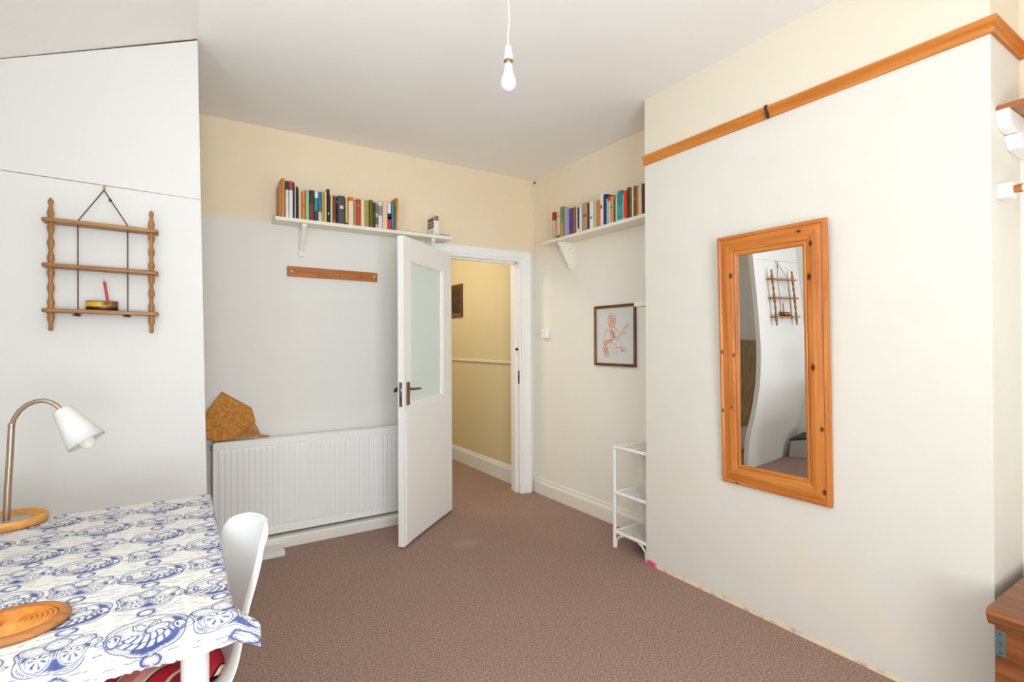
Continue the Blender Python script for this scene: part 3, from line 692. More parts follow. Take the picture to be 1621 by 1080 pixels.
box(px1-.004, px1+.004, py0, py1, .10, .64).build('back_weave', M_wick, cr)
for y, s in ((py0, 1), (py1, -1)):
    MB().tube([(px0, y+s*.075, .088), (px0, y+s*.045, .078), (px0, y+s*.018, .050), (px0, y+s*.012, .0)], .0065, 8).build('foot_curl', M_cane, cr)

# ------------------------------------------------------------------ mirror
MY0, MY1, MZ0, MZ1 = 1.090, 1.603, .606, 1.815
mr = thing('wall_mirror', 'tall pine framed mirror hanging on the chimney breast', 'mirror', (XB, (MY0+MY1)/2, MZ0))
mo = (XB, (MY0+MY1)/2, MZ0)
kn = lambda pts: [(-.02, y-mo[1], z-mo[2], r) for y, z, r in pts]
P3 = ('#dd994f', '#ca7a32', '#a55a1e')
M_mL = wood('mirror_pine_far', *P3, 2, .8, .38, kn([(1.530, 1.62, .011), (1.585, 1.25, .008), (1.525, 1.235, .008), (1.540, .98, .006), (1.588, .96, .007)]))
M_mR = wood('mirror_pine_near', *P3, 2, .8, .38, kn([(1.150, 1.715, .010), (1.160, 1.575, .013), (1.150, 1.19, .012), (1.120, .93, .009), (1.115, .665, .010)]))
M_mT = wood('mirror_pine_head', *P3, 1, .8, .38, kn([(1.20, 1.775, .009)]))
M_mB = wood('mirror_pine_foot', *P3, 1, .8, .38, kn([(1.52, .613, .006)]))
mp = [(0, 0), (0, .018), (.004, .024), (.014, .026), (.020, .020), (.030, .022), (.055, .026), (.076, .022), (.084, .016), (.090, .018), (.100, .012), (.102, .004), (.102, 0)]
tilt = Matrix.Translation((XB, 0, MZ0)) @ Matrix.Rotation(-.027, 4, 'Y') @ Matrix.Translation((-XB, 0, -MZ0))     # hangs leaning slightly forward
for m_, nm, mt in (('left', 'frame_upright', M_mL), ('right', 'frame_upright', M_mR), ('top', 'frame_head', M_mT), ('bottom', 'frame_foot', M_mB)):
    frame_prism(MY0, MY1, MZ0, MZ1, .1, mp, m_).xf(tilt @ Matrix.Translation((XB-.001, 0, 0))).build(nm, mt, mr)
t = NT('mirror_silver'); t.color('#fbfcfb'); M_mirror = t.set(.0, .5, 1)
zs_ = [.60, .74, .845, .95, 1.11, 1.27, 1.48, 1.73, 1.82]
ds_ = [-.026, -.0255, -.0215, -.0115, -.0025, 0, -.004, -.011, -.014]
WARP, BASE = 1.0, .012
rows = []
for i in range(61):
    z = .69+(1.735-.69)*i/60; dl = float(np.interp(z, zs_, ds_))
    rows.append([(z, j) for j in range(13)])
dsm = np.interp(np.linspace(.5, 1.95, 291), zs_, ds_); kk = np.hanning(41); kk /= kk.sum(); dsm = np.convolve(np.pad(dsm, 20, 'edge'), kk, 'valid')
rows = []
for i in range(61):
    z = .69+(1.735-.69)*i/60; dl = float(np.interp(z, np.linspace(.5, 1.95, 291), dsm))*WARP+BASE
    rows.append([(XB-.010+(y-1.353)*dl+.004*(z-.70)**2, y, z) for y in np.linspace(1.18, 1.528, 13)])
mg = MB().grid(rows, True).xf(tilt)
mg.build('glass', M_mirror, mr)
box(XB-.0035, XB-.001, 1.17, 1.54, .68, 1.75).xf(tilt).build('backing', paint('#8a6a48', .8), mr)

# ------------------------------------------------------------------ ceiling bulb
bp = Vector((1.050, 1.652, 0))
pd = thing('pendant_bulb', 'bare white bulb hanging from the ceiling on a white cord', 'light bulb', (bp.x, bp.y, 2.255))
M_white = paint('#f2f0ec', .3, .45, 0, .02, 0)
MB().tube([(bp.x, bp.y, ZC), (bp.x+.001, bp.y, 2.60), (bp.x+.003, bp.y-.002, 2.52), (bp.x-.001, bp.y+.001, 2.47), (bp.x, bp.y, 2.425)], .0032, 8).build('cord', paint('#e9e2cf', .5), pd)
MB().lathe([(.030, 0), (.034, .004), (.036, .018), (.018, .024), (.0, .025)], Matrix.Translation((bp.x, bp.y, ZC-.025)) @ Matrix.Scale(1, 4), 20).xf(Matrix()).build('ceiling_rose', M_white, pd)
MB().lathe([(.004, 2.432), (.0115, 2.428), (.0135, 2.418), (.0140, 2.402), (.0150, 2.400), (.0165, 2.396), (.0170, 2.374), (.0168, 2.372)][::-1], Matrix.Translation((bp.x, bp.y, 0)), 20).build('lamp_holder', M_white, pd)
MB().lathe([(.0172, 2.370), (.0178, 2.3725), (.0178, 2.375), (.0165, 2.376)], Matrix.Translation((bp.x, bp.y, 0)), 20).build('holder_ring', paint('#a98a66', .35, .5, .6), pd)
MB().lathe([(.0112, 2.374), (.0112, 2.358)][::-1], Matrix.Translation((bp.x, bp.y, 0)), 20).build('bulb_cap', paint('#c7b9ae', .3, .5, .6), pd)
t = NT('opal_bulb'); t.color('#d9d9e2'); M_opal = t.set(.25, .5)
MB().lathe([(.0, 2.2545), (.012, 2.257), (.022, 2.264), (.0285, 2.275), (.0305, 2.287), (.0285, 2.301), (.0225, 2.318), (.0185, 2.332), (.0165, 2.346), (.0140, 2.360)], Matrix.Translation((bp.x, bp.y, 0)), 28).build('globe', M_opal, pd)

# ------------------------------------------------------------------ table and printed cloth
TX0, TX1, TY0, TY1, TZ = -.640, .090, 1.232, 2.225, .738
M_twhite = paint('#f2f0ed', .35, .45, 0, .02, 0)
tb = thing('table', 'white legged table by the left wall under a printed cloth', 'table', (-.28, 1.73, 0))
box(TX0, TX1, TY0, TY1, TZ-.030, TZ).build('table_top', M_twhite, tb, .004)
mb = box(TX0+.07, TX1-.07, TY0+.07, TY0+.09, TZ-.10, TZ-.03).box(TX0+.07, TX1-.07, TY1-.09, TY1-.07, TZ-.10, TZ-.03).box(TX0+.07, TX0+.09, TY0+.09, TY1-.09, TZ-.10, TZ-.03).box(TX1-.09, TX1-.07, TY0+.09, TY1-.09, TZ-.10, TZ-.03)
mb.build('apron', M_twhite, tb)
for x in (TX0+.06, TX1-.066):
    for y in (TY0+.062, TY1-.062):
        MB().tube([(x, y, 0), (x, y, .35), (x, y, TZ-.03)], [.024, .026, .0265], 20).build('leg', M_twhite, tb)

# printed pattern: a mask per vertex, computed from distances to drawn shapes
def ss(d, w, s=.0009): return np.clip((w-np.abs(d))/s+.5, 0, 1)
def below(d, s=.0009): return np.clip(-d/s+.5, 0, 1)
def ellipse(x, y, cx, cy, a, b, rot=0):
    c, s = math.cos(rot), math.sin(rot); p = (x-cx)*c+(y-cy)*s; q = -(x-cx)*s+(y-cy)*c
    r = np.sqrt((p/a)**2+(q/b)**2)+1e-9; return (r-1)*min(a, b), np.arctan2(q/b, p/a), r
def over_paint(m, shape, v=0.0): return m*(1-shape)+shape*v
def motif_rose(x, y):
    m = np.zeros_like(x); d, th, r = ellipse(x, y, 0, .002, .060, .047)
    d = d-.0045*np.abs(np.sin(3*th+.5))
    m = np.maximum(m, ss(d, .0011)); m = np.maximum(m, ss(d+.0042, .0006))
    # solid crescents on the right and under the flower
    di, _, _ = ellipse(x, y, -.006, .007, .050, .036)
    m = np.maximum(m, below(d+.0058)*(1-below(di))*np.clip((x*.8-y*.9-.006)/.003, 0, 1))
    core = below(di)
    # feathered lines sweeping round two centres
    for cx, cy, n_, k in ((-.022, -.006, 15, 160), (.024, .000, 15, -150)):
        rr2 = np.hypot(x-cx, y-cy); t2 = np.arctan2(y-cy, x-cx)
        h = ss(np.sin(n_*t2+k*rr2)*.004, .0011)*(rr2 < .030)*(rr2 > .006)*np.clip((np.sin(2.2*t2+90*rr2)+.75), 0, 1)
        m = np.maximum(m, core*h*.9)
    for cx, cy, a, b, ro in ((-.024, .006, .025, .026, .5), (.027, .012, .022, .022, -.5), (0, .020, .021, .017, 0)):
        d2, t2, r2 = ellipse(x, y, cx, cy, a, b, ro); m = np.maximum(m, ss(d2-.0015*np.abs(np.sin(4*t2)), .0011)); m = np.maximum(m, ss(d2+.0036, .0005))
    dc, tc, rc = ellipse(x, y, .016, .002, .020, .013, .35)                     # open heart petal
    m = over_paint(m, below(dc)); m = np.maximum(m, ss(dc, .0014)); m = np.maximum(m, ss(np.sin(tc*10)*.006, .0015)*below(dc+.0028)*(rc > .35))
    # rows of combed scales
    for ra, rb, w_, n_ in ((.044, .031, .0062, 9), (.033, .021, .0056, 8)):
        dr, tr_, rr3 = ellipse(x, y, -.004, .004, ra, rb)
        band = below(np.abs(dr)-w_)*(y < .000-.25*np.abs(x))
        comb = np.sin(tr_*n_*2.2+dr*350)
        m = np.where(band > .5, np.clip((comb-.25)/.25, 0, 1), m)
        m = np.maximum(m, ss(np.abs(dr)-w_, .0010)*(y < .002-.25*np.abs(x)))
    for sx in (-1, 1):                                                           # rolled outer lobes
        d3, t3, _ = ellipse(x, y, sx*.050, -.004, .010, .014, sx*.3); m = over_paint(m, below(d3)); m = np.maximum(m, ss(d3, .0015)); m = np.maximum(m, below(d3+.004)*(sx*(x-sx*.050) < -.001))
    d4, _, _ = ellipse(x, y, .002, -.060, .015, .0115); m = over_paint(m, below(d4)); m = np.maximum(m, ss(d4, .0019)*np.clip(.35+np.abs(x-.002)/.010, 0, 1)); m = np.maximum(m, ss(d4+.0036, .0005))
    return m
def motif_lotus(x, y):
    m = np.zeros_like(x); d, th, r = ellipse(x, y, 0, .004, .057, .043)
    d = d-.004*np.sin(5*th+1.2)
    m = np.maximum(m, ss(d, .0010)); m = np.maximum(m, ss(d+.0040, .0007))
    # blue ground of the lower half
    m = np.maximum(m, below(d+.0055)*(y < .012-.15*np.abs(x))*(np.abs(x) < .046))
    # upper petals with ribs
    for cx, cy, a, b, ro in ((-.030, .018, .024, .015, -.5), (.030, .018, .024, .015, .5), (0, .026, .018, .017, 0)):
        d4, t4, r4 = ellipse(x, y, cx, cy, a, b, ro); m = over_paint(m, below(d4)); m = np.maximum(m, ss(d4, .0012)); m = np.maximum(m, ss(d4+.0034, .0005))
        m = np.maximum(m, ss(np.sin(t4*11+r4*3)*.006, .0014)*below(d4+.0045)*(r4 > .25)*.9)
    for sx in (-1, 1):
        d2, t2, r2 = ellipse(x, y, sx*.022, -.010, .017, .018, 0)
        m = over_paint(m, below(d2-.0012)); m = np.maximum(m, ss(d2+.0012, .0009))
        m = np.maximum(m, np.clip((np.sin(t2*7+sx*1.57)-.1)/.3, 0, 1)*below(d2+.0045)*(r2 > .22))
    for k in (-1, 0, 1): m = over_paint(m, below(np.abs(x-.0042*k)-.0009)*(y < .004)*(y > -.016))
    d3, _, _ = ellipse(x, y, 0, -.002, .046, .033); arc = (y < -.006)
    m = np.where(arc & (np.abs(d3) < .0024), 0, m); m = np.maximum(m, ss(d3, .0008)*arc)
    d5, _, _ = ellipse(x, y, 0, -.058, .0135, .0125); m = over_paint(m, below(d5-.003)); m = np.maximum(m, ss(d5, .0018)); m = np.maximum(m, ss(d5+.0034, .0005)); m = np.maximum(m, ss(d5-.003, .0005))
    return m
def cloth_print(x, y):
    """x right, y away from the viewer, in metres on the flat cloth"""
    cxs, cys = .1345, .1480; m = np.zeros_like(x); free = np.ones_like(x); rr = random.Random(9)
    ax, ay = -.060, 1.235
    for i in range(-6, 4):
        for j in range(-3, 9):
            cx, cy = ax+i*cxs+rr.uniform(-.004, .004), ay+j*cys+rr.uniform(-.004, .004); ro = rr.uniform(-.12, .12)
            sel = (np.abs(x-cx) < .085) & (np.abs(y-cy) < .085)
            if not sel.any(): continue
            c, s = math.cos(ro), math.sin(ro); px = (x[sel]-cx)*c+(y[sel]-cy)*s; py = -(x[sel]-cx)*s+(y[sel]-cy)*c
            k = motif_rose(px*.95, py*.90) if (i+j) % 2 == 0 else motif_lotus(px*.95, py*.87)
            m[sel] = np.maximum(m[sel], k); free[sel] *= ((px/.066)**2+(py/.054)**2 > 1)
            # oval buds between neighbours in a row
            d, _, _ = ellipse(x[sel]-cx, y[sel]-cy, cxs/2, -.012, .011, .0045, .15); m[sel] = np.maximum(m[sel], ss(d, .0008))
    # cutter marks in the ground
    rs = np.random.RandomState(3); marks = np.zeros_like(x)
    q = np.sin(y*2*math.pi/.0105+2.6*np.sin(x*23+y*9)+1.7*np.sin(x*11+y*40))
    gate = np.sin(x*47+9*np.sin(y*57))+np.sin(x*131+y*203+3*np.sin(y*91))+.9*np.sin(y*331-x*47)
    marks = ss(q-1, .15, .12)*np.clip((gate-.35)/.4, 0, 1)
    dd_ = np.sin(x*2*math.pi/.019+4*np.sin(y*61))*np.sin(y*2*math.pi/.017+4*np.sin(x*53))
    marks = np.maximum(marks, np.clip((dd_-.93)/.05, 0, 1)*(np.sin(x*17+y*29) > .2))
    m = np.maximum(m, marks*.9*free)
    spk = (rs.rand(*x.shape) > .997)*.6
    return np.clip(np.maximum(m, spk), 0, 1)
CS = .0019
cx0, cx1 = TX0-.004, TX1+.005
nx = int((cx1-cx0)/CS)
flap = .076
ytop = np.arange(TY1+.004, TY0-.006, -CS); nfl = int(flap/CS)
s_arc = np.concatenate([ytop, ytop[-1]-CS*np.arange(1, nfl+1)])        # flat cloth coordinate along y
tt = np.linspace(0, 1, nx)
SX, SY = np.meshgrid(cx0+(cx1-cx0)*tt, s_arc)
over = np.maximum(0, (TY0-.006)-SY)                                    # length past the near edge
ZT = TZ+.0022+.0006*np.sin(SX*40)*np.sin(SY*33)
rr_ = .010
bend = np.clip(over/rr_, 0, math.pi/2)
CY = np.where(over > 0, TY0-.006-rr_*np.sin(bend)-.006*np.sin(SX*23)*np.clip(over/.07, 0, 1), SY)
CZ = np.where(over > 0, ZT-rr_*(1-np.cos(bend))-np.maximum(0, over-rr_*math.pi/2), ZT)
# near right corner of the cloth juts out stiffly past the table corner
prox = np.clip((TY0+.035-SY)/.06, 0, 1); prox = prox*prox*(3-2*prox)
side = np.clip((SX-(cx1-.07))/.07, 0, 1)**1.5
e_ = prox*side
CX = SX+.047*e_
drop = np.where(over > 0, ZT-CZ, 0)
CZ = ZT-.75*np.clip(CX-TX1-.004, 0, 1)-drop*(1-.42*e_)
CY = CY+.006*e_*np.clip(over/.07, 0, 1)
# frayed, uneven hem
hem = np.clip(over/flap, 0, 1)
jit = np.interp(np.arange(nx), np.arange(0, nx, 3), np.random.RandomState(2).rand(len(np.arange(0, nx, 3))))
CZ = CZ+hem**3*(-.012*side+.006*jit[None, :]+.002*np.sin(SX*9)+.022*np.clip((-SX-.05)/.5, 0, 1))
# right hand side turns down a little
edge = np.clip((SX-(TX1-.001))/.006, 0, 1); CZ = CZ-.014*edge*(over <= 0)*(1-prox)
ny = len(s_arc)
me = bpy.data.meshes.new('tablecloth')
V = np.stack([CX, CY, CZ], -1).reshape(-1, 3); oo = np.array([-.28, 1.73, TZ])
me.vertices.add(ny*nx); me.vertices.foreach_set('co', (V-oo).astype(np.float32).ravel())
idx = np.arange(ny*nx).reshape(ny, nx)
Q = np.stack([idx[1:, :-1], idx[1:, 1:], idx[:-1, 1:], idx[:-1, :-1]], -1).reshape(-1, 4)
me.loops.add(Q.size); me.loops.foreach_set('vertex_index', Q.ravel().astype(np.int32))
me.polygons.add(len(Q)); me.polygons.foreach_set('loop_start', (np.arange(len(Q))*4).astype(np.int32))
me.update(calc_edges=True); me.polygons.foreach_set('use_smooth', np.ones(len(Q), bool))
at = me.attributes.new('print', 'FLOAT', 'POINT'); at.data.foreach_set('value', cloth_print(SX, SY).astype(np.float32).ravel())
t = NT('printed_cotton'); v = t.coord('Object'); an = t.n('ShaderNodeAttribute', attribute_name='print')
ink = t.math('MULTIPLY', an.outputs['Fac'], t.math('ADD', .8, t.math('MULTIPLY', t.noise(v, 70, 3), .35)), clamp=True)
t.color(t.mix(ink, t.mix(t.noise(v, 5, 3), '#dad4ca', '#e2ded7'), t.mix(t.noise(v, 9, 2), '#3a497f', '#55618f')))
t.bump(t.noise(v, 700, 2), .12, .001); me.materials.append(t.set(.8, .15))
cl = bpy.data.objects.new('tablecloth', me); col.objects.link(cl); cl.location = oo; cl['_o'] = tuple(oo)
so = cl.modifiers.new('thickness', 'SOLIDIFY'); so.thickness = .0012; so.offset = 1
tag(cl, 'white cotton cloth with blue block printed flowers on the table', 'tablecloth')

# ------------------------------------------------------------------ desk lamp
TC = TZ+.0042
lx, ly = -.452, 2.185
lamp = thing('desk_lamp', 'gooseneck desk lamp with white cone shade on a round wooden tray base', 'lamp', (lx, ly, TC))
M_lw = wood('lamp_base_wood', '#e3ae68', '#d3954a', '#b97a34', 0, 1, .4)
MB().lathe([(0, 0), (.088, 0), (.0945, .004), (.0960, .016), (.0945, .026), (.090, .029), (.0855, .026), (.083, .018), (.080, .016), (0, .016)], Matrix.Translation((lx, ly, TC)), 48, sy=.9).build('base', M_lw, lamp)
MB().lathe([(.060, .0165), (.060, .018), (.054, .020), (0, .020)], Matrix.Translation((lx, ly-.004, TC)), 40, sy=.9).build('base_disc', paint('#b3aca2', .35, .5, .7), lamp)
M_steel = paint('#b09c88', .32, .5, .85, .06, .03)
sy_ = ly-.012
pth = [(-.4525, TC+.02), (-.449, .86), (-.444, .96), (-.4405, 1.052)]
MB().tube([(x, sy_, z) for x, z in pth], [.0092, .0092, .0088, .0086], 14).build('stem', M_steel, lamp)
g = [(-.4405, 1.050), (-.434, 1.073), (-.421, 1.096), (-.403, 1.114), (-.382, 1.124), (-.361, 1.1255), (-.343, 1.118), (-.330, 1.107), (-.318, 1.093)]
neck = MB().tube([(x, sy_-.004*i, z) for i, (x, z) in enumerate(g)], .0068, 12).build('gooseneck', M_steel, lamp)
MB().lathe([(.0075, 0), (.0088, .004), (.0088, .012), (.0075, .016)], Matrix.Translation((-.4405, sy_, 1.043)), 14).build('collar', M_steel, neck)
ax_ = Vector((.066, -.028, -.104)).normalized(); top = Vector((-.3185, sy_-.032, 1.0945))
Mq = Matrix.Translation(top) @ ax_.to_track_quat('Z', 'Y').to_matrix().to_4x4()
t = NT('white_glass_shade'); t.color('#eeeeea'); t.set(.25, .5)
trn = t.n('ShaderNodeBsdfTranslucent'); trn.inputs[0].default_value = lin('#f4f2ec'); mx = t.n('ShaderNodeMixShader'); mx.inputs[0].default_value = .35
t.l(t.b.outputs[0], mx.inputs[1]); t.l(trn.outputs[0], mx.inputs[2]); t.l(mx.outputs[0], t.out.inputs[0]); M_shade = t.m
MB().lathe([(.006, -.002), (.022, -.001), (.0265, .004), (.040, .066), (.0535, .1260), (.0520, .1260), (.0385, .066), (.0250, .006), (.006, .003)], Mq, 40, closed=True).build('shade', M_shade, lamp)
MB().lathe([(.012, .003), (.015, .010), (.015, .040), (.012, .044)], Mq, 20).build('bulb_socket', paint('#e6dccb', .4), lamp)
t = NT('clear_bulb'); t.color('#f1efe9'); M_cb = t.set(.06, .5); 
tr2 = t.n('ShaderNodeBsdfTransparent'); mx = t.n('ShaderNodeMixShader'); mx.inputs[0].default_value = .35
t.l(t.b.outputs[0], mx.inputs[1]); t.l(tr2.outputs[0], mx.inputs[2]); t.l(mx.outputs[0], t.out.inputs[0])
MB().lathe([(.011, .040), (.013, .055), (.020, .080), (.0245, .103), (.0245, .120), (.019, .137), (.010, .147), (0, .150)], Mq, 24).build('bulb', M_cb, lamp)

# ------------------------------------------------------------------ wooden trivet with carved rings
tx, ty, tr = -.283, 1.392, .089
tv = thing('wooden_trivet', 'round wooden mat carved with concentric rings on the table', 'trivet', (tx, ty, TC))
t = NT('trivet_wood'); v = t.coord('Object'); ln = t.n('ShaderNodeVectorMath', operation='LENGTH'); t.l(t.coord('Object', (1, 1.05, 0)), ln.inputs[0])
f = t.noise(v, 90, 3); ang = t.noise(v, 25, 2)
c = t.ramp(t.math('ADD', t.math('MULTIPLY', f, .6), t.math('MULTIPLY', ang, .4)), ((.3, '#c47a2e'), (.5, '#d98f3e'), (.7, '#e7a654')))
t.color(c); M_tv = t.set(.45, .35)
pr_ = [(0, 0), (tr-.004, 0), (tr, .003), (tr, .009), (tr-.004, .012), (tr-.016, .0125)]
r_ = tr-.016
while r_ > .010:
    pr_ += [(r_-.0006, .0055), (r_-.0016, .0060), (r_-.0050, .0112), (r_-.0072, .0122)]; r_ -= .0080
pr_ += [(0, .0118)]
MB().lathe(pr_, Matrix.Translation((tx, ty, TC)), 56, sx=1.0, sy=.93, smooth=False).build('carved_disc', M_tv, tv)
MB().lathe([(tr+.0002, .001), (tr+.0022, .004), (tr+.0022, .009), (tr-.004, .0126), (tr-.017, .0130), (tr-.0175, .0115)], Matrix.Translation((tx, ty, TC)), 56, sx=1.0, sy=.93, closed=True).build('bark_rim', wood('bark_rim_wood', '#c98a4c', '#b0703a', '#8a5022', 0, 1, .5), tv)

# ------------------------------------------------------------------ white shell chair with cushion
ch_rot = R(180+10)                        # local +x is the way the chair faces
ch_o = Vector((-.090, 1.650, 0))
CM = Matrix.Translation(ch_o) @ Matrix.Rotation(ch_rot, 4, 'Z')
chair = thing('shell_chair', 'white moulded shell chair pushed under the table', 'chair', ch_o)
cp = [(-.0, 0), ]
prof = [(.225, .425, .150), (.215, .436, .195), (.170, .440, .222), (.08, .430, .232), (-.02, .424, .232), (-.10, .430, .228), (-.155, .455, .224), (-.185, .505, .220), (-.200, .570, .214), (-.212, .640, .206), (-.226, .710, .194), (-.238, .760, .172), (-.246, .795, .138), (-.250, .818, .090), (-.252, .828, .030)]
def cat(a, n):
    P = [a[0]]+list(a)+[a[-1]]; o = []
    for i in range(1, len(P)-2):
        for s in range(n):
            u = s/n; p0, p1, p2, p3 = [np.array(q) for q in P[i-1:i+3]]
            o.append(.5*(2*p1+(-p0+p2)*u+(2*p0-5*p1+4*p2-p3)*u*u+(-p0+3*p1-3*p2+p3)*u**3))
    o.append(np.array(a[-1])); return o
prof = [(x-.15*max(0, z-.45), z*.94, wd) for x, z, wd in prof]
pp = cat(prof, 4); rows = []
for i, (x, z, wd) in enumerate(pp):
    k = i/(len(pp)-1); d = pp[min(i+1, len(pp)-1)]-pp[max(i-1, 0)]; L = math.hypot(d[0], d[1]); nx_, nz_ = (d[1]/L, -d[0]/L)     # towards the sitter
    cup = .050 if k < .45 else .050+.020*min(1, (k-.45)/.2)
    cup *= min(1, wd/.16); row = []
    for s in np.linspace(-1, 1, 25):
        a = abs(s); cc = cup*(a**2.4); lip = max(0, (a-.86)/.14)
        cc -= .026*lip**1.5*min(1, wd/.12); yy = s*wd*(1+.05*lip)
        row.append((x+nx_*cc, yy, z+nz_*cc))
    rows.append(row)
sh = MB().grid(rows, True).xf(CM).build('shell', paint('#eae9e6', .32, .45, 0, .015, 0), chair)
so = sh.modifiers.new('thickness', 'SOLIDIFY'); so.thickness = .007; so.offset = 0
sb_ = sh.modifiers.new('smooth', 'SUBSURF'); sb_.levels = 1; sb_.render_levels = 1
for x, y in ((.13, .15), (.13, -.15), (-.12, .15), (-.12, -.15)):
    MB().tube([(x*1.55, y*1.4, 0), (x, y, .392)], [.010, .013], 12).xf(CM).build('leg', M_twhite, chair)
mb = MB().tube([(.165, .17, .25), (-.150, -.17, .25)], .005, 8).tube([(.165, -.17, .25), (-.150, .17, .25)], .005, 8)
mb.xf(CM).build('cross_brace', M_chrome, chair)
# cushion
t = NT('striped_cotton'); v = t.coord('Object', (1, 1, 1), rot=(0, 0, R(28+12))); s = t.sep(v)
fr_ = t.math('FRACT', t.math('MULTIPLY', t.math('ADD', s[0], t.math('MULTIPLY', t.noise(v, 6, 2), .03)), 5.4))
rp_ = t.n('ShaderNodeValToRGB'); rp_.color_ramp.interpolation = 'CONSTANT'; e = rp_.color_ramp.elements
st = [(0, '#b8283a'), (.24, '#2a1c1c'), (.265, '#e6cdb4'), (.30, '#c9706e'), (.50, '#d79a94'), (.62, '#e6cdb4'), (.65, '#2a1c1c'), (.675, '#b02436'), (.86, '#e0b7a6'), (.9, '#8c1f2e')]
while len(e) < len(st): e.new(.5)
for i, (p, c) in enumerate(st): e[i].position = p; e[i].color = lin(c)
t.l(fr_, rp_.inputs[0]); t.color(rp_.outputs[0]); t.bump(t.noise(v, 400, 2), .2, .002); M_cush = t.set(.8, .15)
rows = []; nC = 28
for i in range(nC+1):
    row = []
    for j in range(nC+1):
        a, b = -1+2*i/nC, -1+2*j/nC
        th = (max(0, 1-abs(a)**3.2)*max(0, 1-abs(b)**3.2))**.5
        tf = sum(math.exp(-((a-p)**2+(b-q)**2)/.02) for p in (-.4, .4) for q in (-.4, .4))
        row.append((.005+.180*a*(1-.06*b*b), .175*b*(1-.06*a*a), .460+.042*th-.014*tf+.006*math.sin(7*a+3*b)*th))
    rows.append(row)
mb = MB().grid(rows, True)
mb.grid([[(p[0], p[1], .460-.9*(p[2]-.460) if p[2] > .460 else p[2]-.01) for p in reversed(r)] for r in rows], True)
tag(mb.xf(CM).build('seat_cushion', M_cush), 'red and pink striped cushion on the white shell chair', 'cushion')

# ------------------------------------------------------------------ hanging shelf on the partition
HY = 2.752; hs = thing('hanging_shelf', 'small wooden three tier shelf hung on a cord on the partition', 'hanging shelf', (-.275, 2.80, 1.353))
M_hw = wood('turned_wood', '#b98a58', '#a4733f', '#7f5226', 2, 1.2, .45); M_hb = wood('shelf_plank_wood', '#b98a58', '#a4733f', '#7f5226', 0, 1.2, .45)
tiers = [1.436, 1.616, 1.797]
for x, dz in ((-.4415, .004), (-.1085, -.003)):
    pts = [(.0045, 0)]; L = .535; n = 108
    for i in range(n+1):
        z = i/n*L; zz = 1.353+z
        near = min(abs(zz-q) for q in tiers)
        r = .0096+.0025*math.cos(2*math.pi*(zz-1.436)/.060+math.pi)
        if near < .014: r = .0118
        if .014 <= near < .018: r = .0088
        if z < .012: r = .006+.0035*z/.012
        if z > L-.012: r = .0095*(max(.2, (L-z)/.012))**.5
        pts.append((r, z))
    MB().lathe(pts, Matrix.Translation((x, HY, 1.353+dz)), 14).build('turned_post', M_hw, hs)
for z, sl_ in zip(tiers, (-.006, -.009, -.009)):
    mb = MB(); out = [(-.467, .6), (-.460, .9), (-.445, 1), (-.28, 1.12), (-.105, 1), (-.090, .9), (-.083, .6)]
    poly = [(x, HY-.034*k) for x, k in out]+[(x, HY+.042) for x, k in reversed(out)]
    mb.prism(poly, z-.008, z+.007, 'z'); mb.v = [(x, y, zz+sl_*(x+.275)/.38) for x, y, zz in mb.v]
    mb.build('shelf_plank', M_hb, hs, .003)
M_cord = paint('#4a2f22', .7)
for x in (-.357, -.192):
    MB().tube([(x, HY, 1.420), (x, HY, 1.60), (x, HY, 1.81), (-.2755, 2.785, 1.958)], .0022, 6).build('cord', M_cord, hs)
    MB().tube([(x-.016, HY-.003, 1.4215), (x-.006, HY, 1.4235), (x+.004, HY-.004, 1.4205), (x+.010, HY, 1.4225)], [.0025, .006, .0055, .002], 7).build('knot', M_cord, hs)
MB().tube([(-.2565, 2.777, 1.924), (-.2520, 2.775, 1.914), (-.2485, 2.773, 1.912)], [.003, .006, .002], 7).build('knot', M_cord, hs)
hk = thing('brass_hook', 'small brass hook on the partition seam holding the hanging shelf', 'hook', (-.2755, 2.80, 1.972))
MB().tube([(-.2755, 2.80, 1.974), (-.2755, 2.786, 1.974), (-.2755, 2.780, 1.966), (-.2755, 2.786, 1.956), (-.2755, 2.793, 1.958)], .0022, 8).build('hook', paint('#c9a24a', .3, .5, .8), hk)
box(-.2795, -.2715, 2.797, 2.80, 1.962, 1.984).build('hook_plate', paint('#a9843a', .35, .5, .8), hk)
# tin with pencil on the lowest plank
tz = tiers[0]+.0078
tin = thing('small_tin', 'yellow and brown shallow tin on the lowest hanging shelf tier', 'tin', (-.279, HY, tz))
t = NT('tin_print'); v = t.coord('Object'); s = t.sep(v)
c = t.mix(t.step(t.math('ADD', s[0], t.math('MULTIPLY', t.noise(v, 30, 3), .02)), .004, .016), '#d9a81e', t.ramp(t.noise(v, 60, 3), ((.35, '#5a3414'), (.65, '#a8742c'))))
c = t.mix(t.step(t.math('ADD', s[2], t.math('MULTIPLY', t.noise(v, 40, 3), .008)), .021, .016), c, '#2f1d12'); t.color(c); M_tin = t.set(.35, .45, .2)
Mt = Matrix.Translation((-.279, HY+.004, tz))
MB().lathe([(0, 0), (.052, 0), (.054, .002), (.0545, .036), (.053, .037), (.052, .035), (.051, .004), (0, .004)], Mt, 36, sy=.60).build('body', M_tin, tin)
MB().lathe([(.0545, .034), (.0560, .0355), (.0555, .038), (.0530, .0375)], Mt, 36, sy=.60, closed=True).build('rim', paint('#8a6a2a', .3, .5, .6), tin)
pc = thing('pencil', 'red pencil standing in the small tin', 'pencil', (-.262, HY, tz+.005))
MB().tube([(-.2565, HY+.010, tz+.006), (-.2735, HY+.022, tz+.122)], .0046, 6, smooth=False).build('shaft', paint('#c4202e', .4), pc)
